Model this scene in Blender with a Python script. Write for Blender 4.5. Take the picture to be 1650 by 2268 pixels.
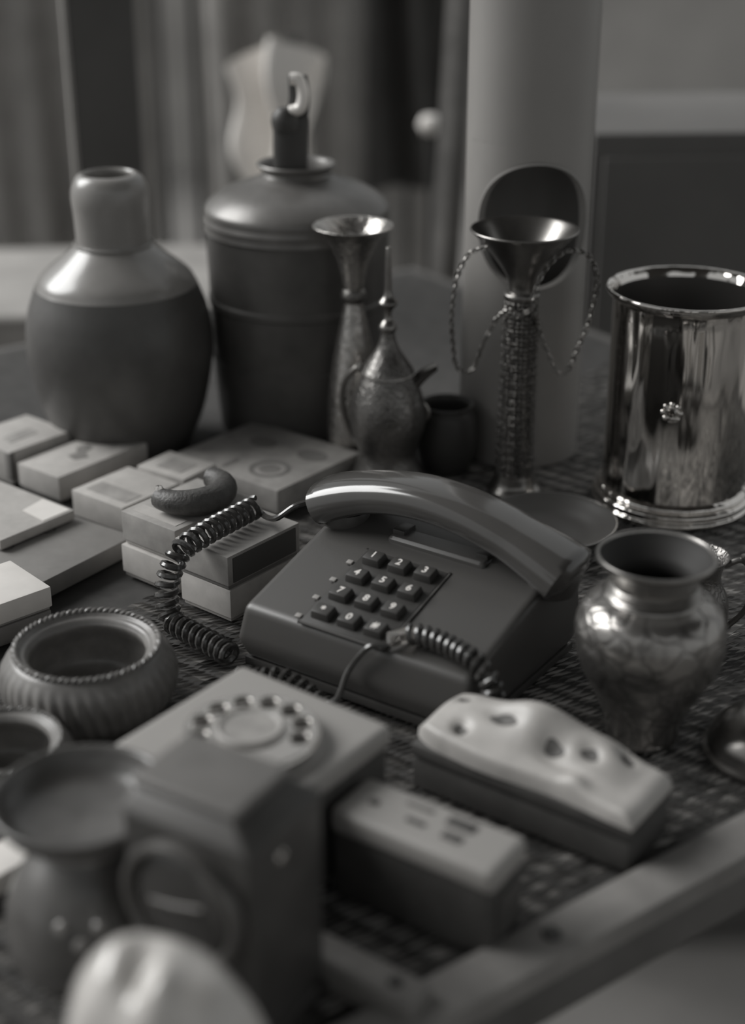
import bpy, bmesh, math, random
from mathutils import Vector, Matrix

scene = bpy.context.scene
for o in list(bpy.data.objects):
    bpy.data.objects.remove(o)
C = scene.collection
R = math.radians
random.seed(7)

# ------------------------------------------------------------------ camera
cam_d = bpy.data.cameras.new('camera')
cam = bpy.data.objects.new('camera', cam_d)
C.objects.link(cam)
cam.location = (0, 0, 0.42)
cam.rotation_euler = (R(90 - 24.5), 0, 0)
cam_d.sensor_fit = 'VERTICAL'
cam_d.sensor_height = 36.0
cam_d.lens = 36.0 * 3300 / 2268
cam_d.clip_start = 0.02
cam_d.dof.use_dof = True
cam_d.dof.focus_distance = 0.86
cam_d.dof.aperture_fstop = 2.9
cam_d.dof.aperture_blades = 7
scene.camera = cam

# ------------------------------------------------------------------ light
world = bpy.data.worlds.new('overcast_sky')
scene.world = world
world.use_nodes = True
bg = world.node_tree.nodes['Background']
bg.inputs[0].default_value = (0.98, 1.0, 1.0, 1)
bg.inputs[1].default_value = 0.42

sun_d = bpy.data.lights.new('hazy_sun', 'SUN')
sun_d.energy = 3.4
sun_d.angle = R(38)
sun_d.color = (1.0, 1.0, 0.99)
sun = bpy.data.objects.new('hazy_sun', sun_d)
C.objects.link(sun)
SUN_FROM = Vector((-0.76, 0.26, 0.62)).normalized()
sun.rotation_euler = SUN_FROM.to_track_quat('Z', 'Y').to_euler()

scene.view_settings.view_transform = 'Standard'
scene.view_settings.look = 'None'
scene.view_settings.exposure = 0.12
scene.view_settings.gamma = 1.0
scene.view_settings.use_curve_mapping = False


# ------------------------------------------------------------------ materials
def grey(g):
    return (g * 1.04, g, g * 0.955, 1)


def mat(name, g, rough=0.5, metal=0.0, var=0.0, scale=40.0, bump=0.0, bscale=None,
        coat=0.0, spec=0.5, island=0.0, bdist=0.002):
    m = bpy.data.materials.new(name)
    m.use_nodes = True
    nt = m.node_tree
    b = nt.nodes['Principled BSDF']
    b.inputs['Base Color'].default_value = grey(g)
    b.inputs['Roughness'].default_value = rough
    b.inputs['Metallic'].default_value = metal
    b.inputs['Specular IOR Level'].default_value = spec
    b.inputs['Coat Weight'].default_value = coat
    b.inputs['Coat Roughness'].default_value = 0.12
    tc = nt.nodes.new('ShaderNodeTexCoord')
    if var > 0:
        nz = nt.nodes.new('ShaderNodeTexNoise')
        nz.inputs['Scale'].default_value = scale
        nz.inputs['Detail'].default_value = 5
        nz.inputs['Roughness'].default_value = 0.6
        nt.links.new(tc.outputs['Object'], nz.inputs['Vector'])
        rp = nt.nodes.new('ShaderNodeValToRGB')
        rp.color_ramp.elements[0].position = 0.3
        rp.color_ramp.elements[1].position = 0.7
        rp.color_ramp.elements[0].color = grey(g * (1 - var))
        rp.color_ramp.elements[1].color = grey(min(1, g * (1 + var)))
        nt.links.new(nz.outputs['Fac'], rp.inputs['Fac'])
        nt.links.new(rp.outputs['Color'], b.inputs['Base Color'])
    if island > 0:
        ge = nt.nodes.new('ShaderNodeNewGeometry')
        rp = nt.nodes.new('ShaderNodeValToRGB')
        rp.color_ramp.elements[0].color = grey(g * (1 - island))
        rp.color_ramp.elements[1].color = grey(min(1, g * (1 + island)))
        nt.links.new(ge.outputs['Random Per Island'], rp.inputs['Fac'])
        nt.links.new(rp.outputs['Color'], b.inputs['Base Color'])
    if bump > 0:
        nb = nt.nodes.new('ShaderNodeTexNoise')
        nb.inputs['Scale'].default_value = bscale or scale
        nb.inputs['Detail'].default_value = 4
        nt.links.new(tc.outputs['Object'], nb.inputs['Vector'])
        bp = nt.nodes.new('ShaderNodeBump')
        bp.inputs['Strength'].default_value = bump
        bp.inputs['Distance'].default_value = bdist
        nt.links.new(nb.outputs['Fac'], bp.inputs['Height'])
        nt.links.new(bp.outputs['Normal'], b.inputs['Normal'])
    return m


def engraved(name, g, rough, metal, kind, scale, depth=0.5, dark=0.45):
    """metal or glaze with an incised ornament (voronoi vine, dots or rings)"""
    m = mat(name, g, rough, metal)
    nt = m.node_tree
    b = nt.nodes['Principled BSDF']
    tc = nt.nodes.new('ShaderNodeTexCoord')
    if kind == 'vine':
        nz = nt.nodes.new('ShaderNodeTexNoise')
        nz.inputs['Scale'].default_value = scale * 0.5
        nt.links.new(tc.outputs['Object'], nz.inputs['Vector'])
        mx = nt.nodes.new('ShaderNodeMixRGB')
        mx.inputs[0].default_value = 0.02
        nt.links.new(tc.outputs['Object'], mx.inputs[1])
        nt.links.new(nz.outputs['Color'], mx.inputs[2])
        t = nt.nodes.new('ShaderNodeTexVoronoi')
        t.feature = 'DISTANCE_TO_EDGE'
        t.inputs['Scale'].default_value = scale
        nt.links.new(mx.outputs[0], t.inputs['Vector'])
        src = t.outputs['Distance']
        lo, hi = 0.0, 0.12
    elif kind == 'dots':
        t = nt.nodes.new('ShaderNodeTexVoronoi')
        t.inputs['Scale'].default_value = scale
        t.inputs['Randomness'].default_value = 0.25
        nt.links.new(tc.outputs['Object'], t.inputs['Vector'])
        src = t.outputs['Distance']
        lo, hi = 0.55, 0.3
    else:
        t = nt.nodes.new('ShaderNodeTexWave')
        t.bands_direction = 'Z'
        t.inputs['Scale'].default_value = scale
        t.inputs['Distortion'].default_value = 0.4
        nt.links.new(tc.outputs['Object'], t.inputs['Vector'])
        src = t.outputs['Fac']
        lo, hi = 0.0, 0.5
    mr = nt.nodes.new('ShaderNodeMapRange')
    mr.inputs['From Min'].default_value = lo
    mr.inputs['From Max'].default_value = hi
    nt.links.new(src, mr.inputs['Value'])
    rp = nt.nodes.new('ShaderNodeValToRGB')
    rp.color_ramp.elements[0].color = grey(g * dark)
    rp.color_ramp.elements[1].color = grey(g)
    nt.links.new(mr.outputs[0], rp.inputs['Fac'])
    nt.links.new(rp.outputs['Color'], b.inputs['Base Color'])
    bp = nt.nodes.new('ShaderNodeBump')
    bp.inputs['Strength'].default_value = depth
    bp.inputs['Distance'].default_value = 0.001
    nt.links.new(mr.outputs[0], bp.inputs['Height'])
    nt.links.new(bp.outputs['Normal'], b.inputs['Normal'])
    return m


M = {}
M['plaster'] = mat('plaster', 0.38, 0.9, var=0.25, scale=1.3)
M['paving'] = mat('paving', 0.19, 0.9, var=0.2, scale=2.0)
M['tablewood'] = mat('tablewood', 0.10, 0.7, var=0.3, scale=12)
M['straw'] = mat('straw', 0.19, 0.5, island=0.72)
M['straw_dark'] = mat('straw_dark', 0.04, 0.8, var=0.3, scale=80)
M['wood_pale'] = mat('wood_pale', 0.20, 0.7, var=0.25, scale=25)
M['wood_dark'] = mat('wood_dark', 0.06, 0.6, var=0.3, scale=25)
M['phone_dark'] = mat('phone_dark', 0.072, 0.38, bump=0.03, bscale=900)
M['phone_gloss'] = mat('phone_gloss', 0.075, 0.16, coat=0.4)
M['black_plastic'] = mat('black_plastic', 0.045, 0.4)
M['key_plastic'] = mat('key_plastic', 0.05, 0.35)
M['digit_white'] = mat('digit_white', 0.75, 0.5)
M['phone_pale'] = mat('phone_pale', 0.31, 0.45, bump=0.03, bscale=800)
M['dial_plate'] = mat('dial_plate', 0.30, 0.4)
M['dial_wheel'] = mat('dial_wheel', 0.50, 0.22, metal=0.75)
M['dial_card'] = mat('dial_card', 0.30, 0.5, var=0.2, scale=120)
M['pale_plaster'] = mat('pale_plaster', 0.42, 0.42, var=0.12, scale=60, bump=0.1, bscale=120)
M['hollow_shade'] = mat('hollow_shade', 0.10, 0.7, var=0.3, scale=200)
M['black_box'] = mat('black_box', 0.06, 0.6, var=0.2, scale=60)
M['card_pale'] = mat('card_pale', 0.42, 0.55, var=0.12, scale=70)
M['card_mid'] = mat('card_mid', 0.30, 0.55, var=0.2, scale=60)
M['card_grey'] = mat('card_grey', 0.20, 0.5, var=0.1, scale=60)
M['card_white'] = mat('card_white', 0.68, 0.4, var=0.05, scale=60)
M['ink'] = mat('ink', 0.07, 0.6)
M['ink_mid'] = mat('ink_mid', 0.17, 0.6)
M['leather'] = mat('leather', 0.06, 0.5, var=0.3, scale=150, bump=0.3, bscale=500)
M['glaze_grey'] = mat('glaze_grey', 0.24, 0.28, var=0.15, scale=18, bump=0.08, bscale=60, coat=0.3)
M['glaze_dark'] = mat('glaze_dark', 0.075, 0.45, var=0.2, scale=25, coat=0.1)
M['vase_inside_shade'] = mat('vase_inside_shade', 0.03, 0.7)
M['can_dark'] = mat('can_dark', 0.095, 0.42, metal=0.25, var=0.3, scale=15, bump=0.1, bscale=60)
M['can_grey'] = mat('can_grey', 0.15, 0.35, metal=0.3, var=0.25, scale=20, bump=0.1, bscale=60)
M['iron'] = mat('iron', 0.05, 0.5, metal=0.1)
M['chrome'] = mat('chrome', 0.75, 0.12, metal=1.0)
M['bright_metal'] = mat('bright_metal', 0.85, 0.38, metal=0.35)
M['silver'] = engraved('silver', 0.44, 0.25, 0.9, 'vine', 130, 0.25, 0.75)
M['old_brass'] = engraved('old_brass', 0.17, 0.30, 0.8, 'vine', 190, 0.25, 0.75)
M['brass_dots'] = engraved('brass_dots', 0.24, 0.32, 0.85, 'dots', 330, 0.9, 0.35)
M['brass_plain'] = mat('brass_plain', 0.24, 0.28, metal=0.9, var=0.2, scale=50)
M['polished'] = mat('polished', 0.66, 0.08, metal=1.0, bump=0.9, bscale=1.0, bdist=0.0045)
_nt = M['polished'].node_tree
_mp = _nt.nodes.new('ShaderNodeMapping')
_mp.inputs['Scale'].default_value = (60, 60, 9)
_tc = [n for n in _nt.nodes if n.bl_idname == 'ShaderNodeTexCoord'][0]
_nz = [n for n in _nt.nodes if n.bl_idname == 'ShaderNodeTexNoise'][0]
_nt.links.new(_tc.outputs['Object'], _mp.inputs['Vector'])
_nt.links.new(_mp.outputs['Vector'], _nz.inputs['Vector'])
_nz.inputs['Detail'].default_value = 1.5
M['polished_in'] = mat('polished_in', 0.13, 0.35, metal=0.7)
M['vase_brass'] = engraved('vase_brass', 0.30, 0.24, 0.85, 'vine', 75, 0.25, 0.6)
M['carved'] = mat('carved', 0.17, 0.42, var=0.25, scale=60, coat=0.2)
M['pvc'] = mat('pvc', 0.28, 0.4, var=0.06, scale=8)
M['pvc_in'] = mat('pvc_in', 0.06, 0.6)
M['lamp_metal'] = mat('lamp_metal', 0.07, 0.38, metal=0.2, var=0.2, scale=40)
M['lamp_hood_lit'] = mat('lamp_hood_lit', 0.15, 0.42, var=0.15, scale=40)
M['lamp_bezel'] = mat('lamp_bezel', 0.11, 0.35, metal=0.3)
M['lamp_glass'] = mat('lamp_glass', 0.05, 0.25, coat=0.4)
M['dark_ceramic'] = mat('dark_ceramic', 0.09, 0.33, var=0.3, scale=40, coat=0.2)
M['porcelain'] = mat('porcelain', 0.55, 0.2, var=0.08, scale=40, coat=0.5)
M['canvas'] = mat('canvas', 0.10, 0.9, var=0.15, scale=6)
M['cloth_pale'] = mat('cloth_pale', 0.42, 0.9, var=0.15, scale=9)
M['cloth_white'] = mat('cloth_white', 0.75, 0.9, var=0.1, scale=9)
M['cloth_mid'] = mat('cloth_mid', 0.30, 0.9, var=0.2, scale=9)
M['cloth_dark'] = mat('cloth_dark', 0.08, 0.9, var=0.2, scale=9)
M['paint_dark'] = mat('paint_dark', 0.10, 0.6, var=0.15, scale=6)
M['glass_clear'] = mat('glass_clear', 0.9, 0.03)
_b = M['glass_clear'].node_tree.nodes['Principled BSDF']
_b.inputs['Transmission Weight'].default_value = 0.9
_b.inputs['IOR'].default_value = 1.45


# ------------------------------------------------------------------ mesh helpers
class MB:
    """collects shapes and links them as one mesh object"""
    def __init__(self):
        self.v = []
        self.f = []

    def add(self, verts, faces, mx=None):
        n = len(self.v)
        if mx is not None:
            verts = [mx @ Vector(p) for p in verts]
        self.v += [tuple(p) for p in verts]
        self.f += [tuple(i + n for i in f) for f in faces]
        return self

    def box(self, x0, x1, y0, y1, z0, z1, mx=None):
        vs = [(x0, y0, z0), (x1, y0, z0), (x1, y1, z0), (x0, y1, z0),
              (x0, y0, z1), (x1, y0, z1), (x1, y1, z1), (x0, y1, z1)]
        fs = [(3, 2, 1, 0), (4, 5, 6, 7), (0, 1, 5, 4), (1, 2, 6, 5), (2, 3, 7, 6), (3, 0, 4, 7)]
        return self.add(vs, fs, mx)

    def lathe(self, prof, seg=64, mx=None, fn=None):
        vs, fs, rings = [], [], []
        for r, z in prof:
            if r < 1e-6:
                rings.append([len(vs)])
                vs.append((0, 0, z))
            else:
                ids = []
                for k in range(seg):
                    a = 2 * math.pi * k / seg
                    rr = r if fn is None else fn(r, z, a)
                    ids.append(len(vs))
                    vs.append((rr * math.cos(a), rr * math.sin(a), z))
                rings.append(ids)
        for a, b in zip(rings, rings[1:]):
            if len(a) == 1 and len(b) == 1:
                continue
            for k in range(seg):
                k2 = (k + 1) % seg
                if len(a) == 1:
                    fs.append((a[0], b[k2], b[k]))
                elif len(b) == 1:
                    fs.append((a[k], a[k2], b[0]))
                else:
                    fs.append((a[k], a[k2], b[k2], b[k]))
        return self.add(vs, fs, mx)

    def sweep(self, pts, rad, seg=8, mx=None, cap=True, flat=1.0, up=None):
        """tube along points; rad a number or list; flat squashes the second axis"""
        pts = [Vector(p) for p in pts]
        n = len(pts)
        if not hasattr(rad, '__len__'):
            rad = [rad] * n
        tang = []
        for i in range(n):
            a = pts[max(0, i - 1)]
            b = pts[min(n - 1, i + 1)]
            tang.append((b - a).normalized())
        ref = Vector(up) if up else (Vector((0, 0, 1)) if abs(tang[0].z) < 0.9 else Vector((1, 0, 0)))
        nx = (ref - tang[0] * ref.dot(tang[0])).normalized()
        vs, fs = [], []
        for i in range(n):
            if i and up is None:
                q = tang[i - 1].rotation_difference(tang[i])
                nx = q @ nx
            elif up is not None:
                nx = (ref - tang[i] * ref.dot(tang[i])).normalized()
            ny = tang[i].cross(nx)
            for k in range(seg):
                a = 2 * math.pi * k / seg
                vs.append(pts[i] + nx * (math.cos(a) * rad[i] * flat) + ny * (math.sin(a) * rad[i]))
        for i in range(n - 1):
            for k in range(seg):
                k2 = (k + 1) % seg
                fs.append((i * seg + k, i * seg + k2, (i + 1) * seg + k2, (i + 1) * seg + k))
        if cap:
            fs.append(tuple(reversed(range(seg))))
            fs.append(tuple(range((n - 1) * seg, n * seg)))
        return self.add(vs, fs, mx)

    def torus(self, r, t, mx=None, seg=24, sec=8):
        vs, fs = [], []
        for i in range(seg):
            a = 2 * math.pi * i / seg
            for k in range(sec):
                b = 2 * math.pi * k / sec
                vs.append(((r + t * math.cos(b)) * math.cos(a), (r + t * math.cos(b)) * math.sin(a), t * math.sin(b)))
        for i in range(seg):
            for k in range(sec):
                i2, k2 = (i + 1) % seg, (k + 1) % sec
                fs.append((i * sec + k, i2 * sec + k, i2 * sec + k2, i * sec + k2))
        return self.add(vs, fs, mx)

    def grid(self, fn, nu, nv, mx=None, close=False):
        vs = [fn(i / nu, j / nv) for i in range(nu + 1) for j in range(nv + 1)]
        fs = []
        for i in range(nu):
            for j in range(nv):
                a = i * (nv + 1) + j
                fs.append((a, a + nv + 1, a + nv + 2, a + 1))
        return self.add(vs, fs, mx)

    def build(self, name, m, parent=None, smooth=True, bevel=0.0, bseg=2, angle=35):
        me = bpy.data.meshes.new(name)
        bm = bmesh.new()
        vs = [bm.verts.new(p) for p in self.v]
        for f in self.f:
            try:
                bm.faces.new([vs[i] for i in f])
            except ValueError:
                pass
        bmesh.ops.recalc_face_normals(bm, faces=bm.faces)
        if bevel > 0:
            ed = [e for e in bm.edges if len(e.link_faces) == 2 and e.calc_face_angle(0) > 0.5]
            bmesh.ops.bevel(bm, geom=ed, offset=bevel, segments=bseg, profile=0.6, affect='EDGES')
        if smooth:
            for f in bm.faces:
                f.smooth = True
            for e in bm.edges:
                if len(e.link_faces) == 2 and e.calc_face_angle(0) > R(angle):
                    e.smooth = False
        bm.to_mesh(me)
        bm.free()
        me.materials.append(M[m] if isinstance(m, str) else m)
        o = bpy.data.objects.new(name, me)
        C.objects.link(o)
        o.parent = parent
        return o


def cat(p, n=8):
    """Catmull-Rom through points"""
    p = [Vector(q) for q in p]
    out = []
    for i in range(len(p) - 1):
        a = p[i - 1] if i else p[0] * 2 - p[1]
        b, c = p[i], p[i + 1]
        d = p[i + 2] if i + 2 < len(p) else p[-1] * 2 - p[-2]
        for k in range(n):
            t = k / n
            out.append(0.5 * ((2 * b) + (c - a) * t + (2 * a - 5 * b + 4 * c - d) * t * t + (3 * b - a - 3 * c + d) * t ** 3))
    out.append(p[-1])
    return out


def smp(prof, n=5):
    return [(max(0, q.x), q.y) for q in cat([(r, z, 0) for r, z in prof], n)]


def thing(name, label, category, loc=(0, 0, 0), rz=0.0, group=None):
    o = bpy.data.objects.new(name, None)
    o.empty_display_size = 0.02
    C.objects.link(o)
    o.location = loc
    o.rotation_euler = (0, 0, rz)
    return tag(o, label, category, group)


def tag(o, label, category, group=None, kind=None):
    o['label'] = label
    o['category'] = category
    if group:
        o['group'] = group
    if kind:
        o['kind'] = kind
    return o


def struct(o, label, category):
    o['kind'] = 'structure'
    o['label'] = label
    o['category'] = category
    return o


def plate(name, outer, holes, thick, m, parent=None, bev=0.0):
    """flat plate with holes from 2D outlines"""
    cu = bpy.data.curves.new(name, 'CURVE')
    cu.dimensions = '2D'
    cu.fill_mode = 'BOTH'
    cu.extrude = thick / 2
    cu.bevel_depth = bev
    cu.bevel_resolution = 2
    for pl in [outer] + holes:
        s = cu.splines.new('POLY')
        s.points.add(len(pl) - 1)
        for q, (x, y) in zip(s.points, pl):
            q.co = (x, y, 0, 1)
        s.use_cyclic_u = True
    t = bpy.data.objects.new('t', cu)
    C.objects.link(t)
    dg = bpy.context.evaluated_depsgraph_get()
    me = bpy.data.meshes.new_from_object(t.evaluated_get(dg))
    bpy.data.objects.remove(t)
    bpy.data.curves.remove(cu)
    me.name = name
    me.materials.clear()
    me.materials.append(M[m])
    o = bpy.data.objects.new(name, me)
    C.objects.link(o)
    o.parent = parent
    return o


def circ(r, n=32, cx=0, cy=0):
    return [(cx + r * math.cos(2 * math.pi * k / n), cy + r * math.sin(2 * math.pi * k / n)) for k in range(n)]


def glyph(ch, size, m, parent, name='digit'):
    cu = bpy.data.curves.new(name, 'FONT')
    cu.body = ch
    cu.size = size
    cu.align_x = 'CENTER'
    cu.align_y = 'CENTER'
    cu.extrude = 0.0001
    cu.offset = 0.00012
    cu.resolution_u = 3
    t = bpy.data.objects.new('t', cu)
    C.objects.link(t)
    dg = bpy.context.evaluated_depsgraph_get()
    me = bpy.data.meshes.new_from_object(t.evaluated_get(dg))
    bpy.data.objects.remove(t)
    me.name = name
    me.materials.clear()
    me.materials.append(M[m])
    o = bpy.data.objects.new(name, me)
    C.objects.link(o)
    o.parent = parent
    return o


# ------------------------------------------------------------------ the setting
E0 = Vector((0.169, 0.5526, 0))
T_ANG = math.atan2(0.5526 - 0.4524, 0.169 - 0.0311)      # the near table edge
e1 = Vector((math.cos(T_ANG), math.sin(T_ANG), 0))
en = Vector((-math.sin(T_ANG), math.cos(T_ANG), 0))

o = MB().box(-9, 9, -6, 9, -0.85, -0.80).build('floor', 'paving', smooth=False)
struct(o, 'grey paved ground behind the stall', 'ground')
o = MB().box(-6, 6, 6.0, 6.2, -0.80, 1.1).build('wall_back', 'plaster', smooth=False)
struct(o, 'blurred grey wall far behind the stall', 'wall')

# unseen awning added to hold back sky light, open left and far side
def awn(u, v):
    return (-1.1 + 3.4 * u, -0.7 + 2.0 * v, 1.45 + 0.05 * math.sin(9 * u) - 0.22 * abs(v - 0.5))
mb = MB().grid(awn, 24, 16)
mb.grid(lambda u, v: (awn(u, v)[0], awn(u, v)[1], awn(u, v)[2] + 0.006), 24, 16)
o = mb.build('added_awning', 'canvas')
struct(o, 'unseen dark canvas awning added to shade the market stall', 'awning')

table = thing('stall_table', 'wooden stall table under the woven mat', 'table', E0, T_ANG)
MB().box(-0.95, 0.50, -0.006, 0.90, -0.03, -0.006).build('table_top', 'tablewood', table, bevel=0.003)
for sx in (-0.9, 0.45):
    for sy in (0.06, 0.84):
        MB().box(sx - 0.025, sx + 0.025, sy - 0.025, sy + 0.025, -0.80, -0.03).build('leg', 'tablewood', table, smooth=False)

# woven straw mat: bands of slanted straws
mat_root = thing('straw_mat', 'woven straw mat with slanted fibres covering the stall table', 'mat', (0, 0, -0.006))
poly = MB()
ix = [E0 + e1 * a + en * b for a, b in ((-0.9, 0.016), (0.48, 0.016), (0.48, 0.88), (-0.9, 0.88))]
poly.add([p + Vector((0, 0, 0.0)) for p in ix] + [p + Vector((0, 0, 0.003)) for p in ix],
         [(0, 1, 2, 3), (4, 5, 6, 7), (0, 1, 5, 4), (1, 2, 6, 5), (2, 3, 7, 6), (3, 0, 4, 7)])
poly.build('backing', 'straw_dark', mat_root, smooth=False)
ma = R(-38)
d1 = Vector((math.cos(ma), math.sin(ma), 0))
d2 = Vector((-math.sin(ma), math.cos(ma), 0))
straws = MB()
rnd = random.Random(3)
BW, SP = 0.0125, 0.0040
for ib in range(-10, 130):
    s0 = ib * BW
    for js in range(-150, 210):
        t0 = js * SP
        c = d2 * s0 + d1 * t0
        if not (-0.42 < c.x < 0.55 and 0.40 < c.y < 1.32):
            continue
        rel = c - E0
        if rel.dot(en) < 0.026 or rel.dot(en) > 0.87 or rel.dot(e1) > 0.47:
            continue
        sl = 0.45 + rnd.uniform(-0.15, 0.15)
        L = BW * rnd.uniform(0.50, 0.60)
        dr = (d2 + d1 * sl).normalized()
        sd = Vector((-dr.y, dr.x, 0))
        w = 0.0016 * rnd.uniform(0.8, 1.2)
        zc = 0.003
        h = 0.0012 * rnd.uniform(0.7, 1.2)
        a, b = c - dr * L, c + dr * L
        up = Vector((0, 0, 1))
        mid = c + sd * rnd.uniform(-0.0006, 0.0006)
        straws.add([a + up * zc, mid + sd * w + up * zc, b + up * zc, mid - sd * w + up * zc,
                    c - dr * L * 0.5 + up * (zc + h), c + dr * L * 0.5 + up * (zc + h)],
                   [(0, 1, 5, 4), (1, 2, 5), (2, 3, 4, 5), (3, 0, 4)])
me = bpy.data.meshes.new('straws')
me.from_pydata(straws.v, [], straws.f)
me.materials.append(M['straw'])
o = bpy.data.objects.new('straws', me)
C.objects.link(o)
o.parent = mat_root
o['kind'] = 'stuff'

# wooden batten along the near table edge
bt = thing('wooden_batten', 'pale wooden batten running along the near right table edge', 'batten', E0 - Vector((0, 0, 0.006)), T_ANG)
MB().box(-0.30, 0.48, -0.009, 0.0145, 0.0, 0.012).build('board', 'wood_pale', bt, bevel=0.002)
for sx in (-0.115, 0.012, 0.15):
    MB().lathe([(0, 0.0145), (0.003, 0.0142), (0.0042, 0.0125), (0.0042, 0.011)], 20,
               Matrix.Translation((sx, 0.003, 0))).build('nail_head', 'iron', bt)
# short batten end beside the lantern
b2 = thing('wood_offcut', 'short pale wood offcut lying in front of the dark lantern', 'wood piece', (-0.004, 0.462, -0.002), R(-36))
MB().box(-0.032, 0.028, -0.008, 0.008, 0, 0.014).build('board', 'wood_pale', b2, bevel=0.0015)
MB().lathe([(0, 0.0165), (0.002, 0.016), (0.003, 0.0142), (0.003, 0.0132)], 16,
           Matrix.Translation((0.016, 0, 0))).build('nail_head', 'iron', b2)


# ------------------------------------------------------------------ push button telephone
PA = R(-34)
px = Vector((math.cos(PA), math.sin(PA), 0))
py = Vector((-math.sin(PA), math.cos(PA), 0))
p_fl = Vector((-0.0748, 0.7152, 0))
PW, PD = 0.149, 0.122
p_c = p_fl + px * PW / 2 + py * PD / 2
phone = thing('push_button_phone', 'dark grey push button telephone with handset in its cradle', 'telephone', p_c, PA)


def top_z(y):
    """height of the sloping phone top at local depth y"""
    return 0.038 + math.tan(R(14)) * (y + PD / 2)


mb = MB()
x0, x1, y0, y1 = -PW / 2, PW / 2, -PD / 2, PD / 2
ins = 0.004
vs = [(x0 + ins, y0 + ins, 0.006), (x1 - ins, y0 + ins, 0.006), (x1 - ins, y1 - ins, 0.006), (x0 + ins, y1 - ins, 0.006),
      (x0, y0, 0.018), (x1, y0, 0.018), (x1, y1, 0.018), (x0, y1, 0.018),
      (x0 + 0.003, y0 + 0.004, top_z(y0)), (x1 - 0.003, y0 + 0.004, top_z(y0)),
      (x1 - 0.003, y1 - 0.003, top_z(y1)), (x0 + 0.003, y1 - 0.003, top_z(y1))]
fs = [(3, 2, 1, 0), (8, 9, 10, 11)]
for k in range(4):
    k2 = (k + 1) % 4
    fs += [(k, k2, 4 + k2, 4 + k), (4 + k, 4 + k2, 8 + k2, 8 + k)]
mb.add(vs, fs)
body = mb.build('body', 'phone_dark', phone, bevel=0.0045, bseg=4, angle=50)
# seam line and feet
MB().box(x0 + 0.003, x1 - 0.003, y0 + 0.003, y1 - 0.003, 0.0015, 0.0065).build('base_plate', 'black_plastic', phone, bevel=0.001)
# ridge bar in front of the keypad
sl = R(14)


def on_top(x, y, dz=0.0):
    return Matrix.Translation((x, y, top_z(y) + dz)) @ Matrix.Rotation(sl, 4, 'X')


def loc_of(wx, wy):
    d = Vector((wx, wy, 0)) - p_c
    return d.dot(px), d.dot(py)


kx0, ky0 = 0.0508 - PW / 2, 0.0608 - PD / 2
dxk = 0.0167
dyk = 0.0160
panel_c = (kx0 + dxk, ky0 - 1.5 * dyk)
pan = MB().box(-0.0262, 0.0262, -0.0335, 0.0325, -0.0004, 0.0010).build('keypad_panel', 'black_plastic', phone, bevel=0.0004)
pan.matrix_local = on_top(panel_c[0], panel_c[1])
# low raised frame around the key panel
fr = MB()
for a in ((-0.0275, 0.0275, 0.0325, 0.0338), (-0.0275, 0.0275, -0.0348, -0.0335), (-0.0275, -0.0262, -0.0348, 0.0338), (0.0262, 0.0275, -0.0348, 0.0338)):
    fr.box(a[0], a[1], a[2], a[3], -0.0004, 0.0007)
frame = fr.build('keypad_frame', 'phone_dark', phone, smooth=False)
frame.matrix_local = on_top(panel_c[0], panel_c[1])
key_me = None
for row in range(4):
    for col in range(3):
        if key_me is None:
            kb = MB()
            a, b = 0.0060, 0.0048
            kb.add([(-a, -b * 1.05, 0), (a, -b * 1.05, 0), (a, b * 1.05, 0), (-a, b * 1.05, 0),
                    (-a * .86, -b * .86, 0.0048), (a * .86, -b * .86, 0.0048), (a * .86, b * .86, 0.0048), (-a * .86, b * .86, 0.0048)],
                   [(3, 2, 1, 0), (4, 5, 6, 7), (0, 1, 5, 4), (1, 2, 6, 5), (2, 3, 7, 6), (3, 0, 4, 7)])
            key = kb.build('key', 'key_plastic', phone, bevel=0.0009, bseg=2)
            key_me = key.data
        else:
            key = bpy.data.objects.new('key', key_me)
            C.objects.link(key)
            key.parent = phone
        key.matrix_local = on_top(kx0 + col * dxk, ky0 - row * dyk, 0.0008)
        ch = '123456789*0#'[row * 3 + col]
        g_ = glyph(ch, 0.0066, 'digit_white', key)
        g_.location = (0, -0.0008 if ch == '*' else 0, 0.0049)
# little pale index marks at the left of each key row
for row in range(4):
    mk = MB().box(-0.0018, 0.0018, -0.0015, 0.0015, 0, 0.0014).build('index_mark', 'dial_plate', phone, bevel=0.0004)
    mk.matrix_local = on_top(kx0 - 0.0125, ky0 - row * dyk - 0.006, 0.0003)

# cradle at the back of the top
h0 = Vector((-0.004 - PW / 2, 0.0900 - PD / 2, 0))
h1 = Vector((0.160 - PW / 2, 0.0880 - PD / 2, 0))
hd = (h1 - h0).normalized()
hn = Vector((-hd.y, hd.x, 0))
hang = math.atan2(hd.y, hd.x)
HL = (h1 - h0).length
hm = Matrix.Translation(h0) @ Matrix.Rotation(hang, 4, 'Z')
cr = MB().box(0.050, HL - 0.050, -0.010, 0.016, 0.045, 0.0615, hm).build('cradle', 'phone_dark', phone, bevel=0.004, bseg=3)
for xx in (0.055, HL - 0.055):
    MB().box(xx - 0.004, xx + 0.004, -0.005, 0.007, 0.058, 0.0640, hm).build('hook_button', 'black_plastic', phone, bevel=0.001)

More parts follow.
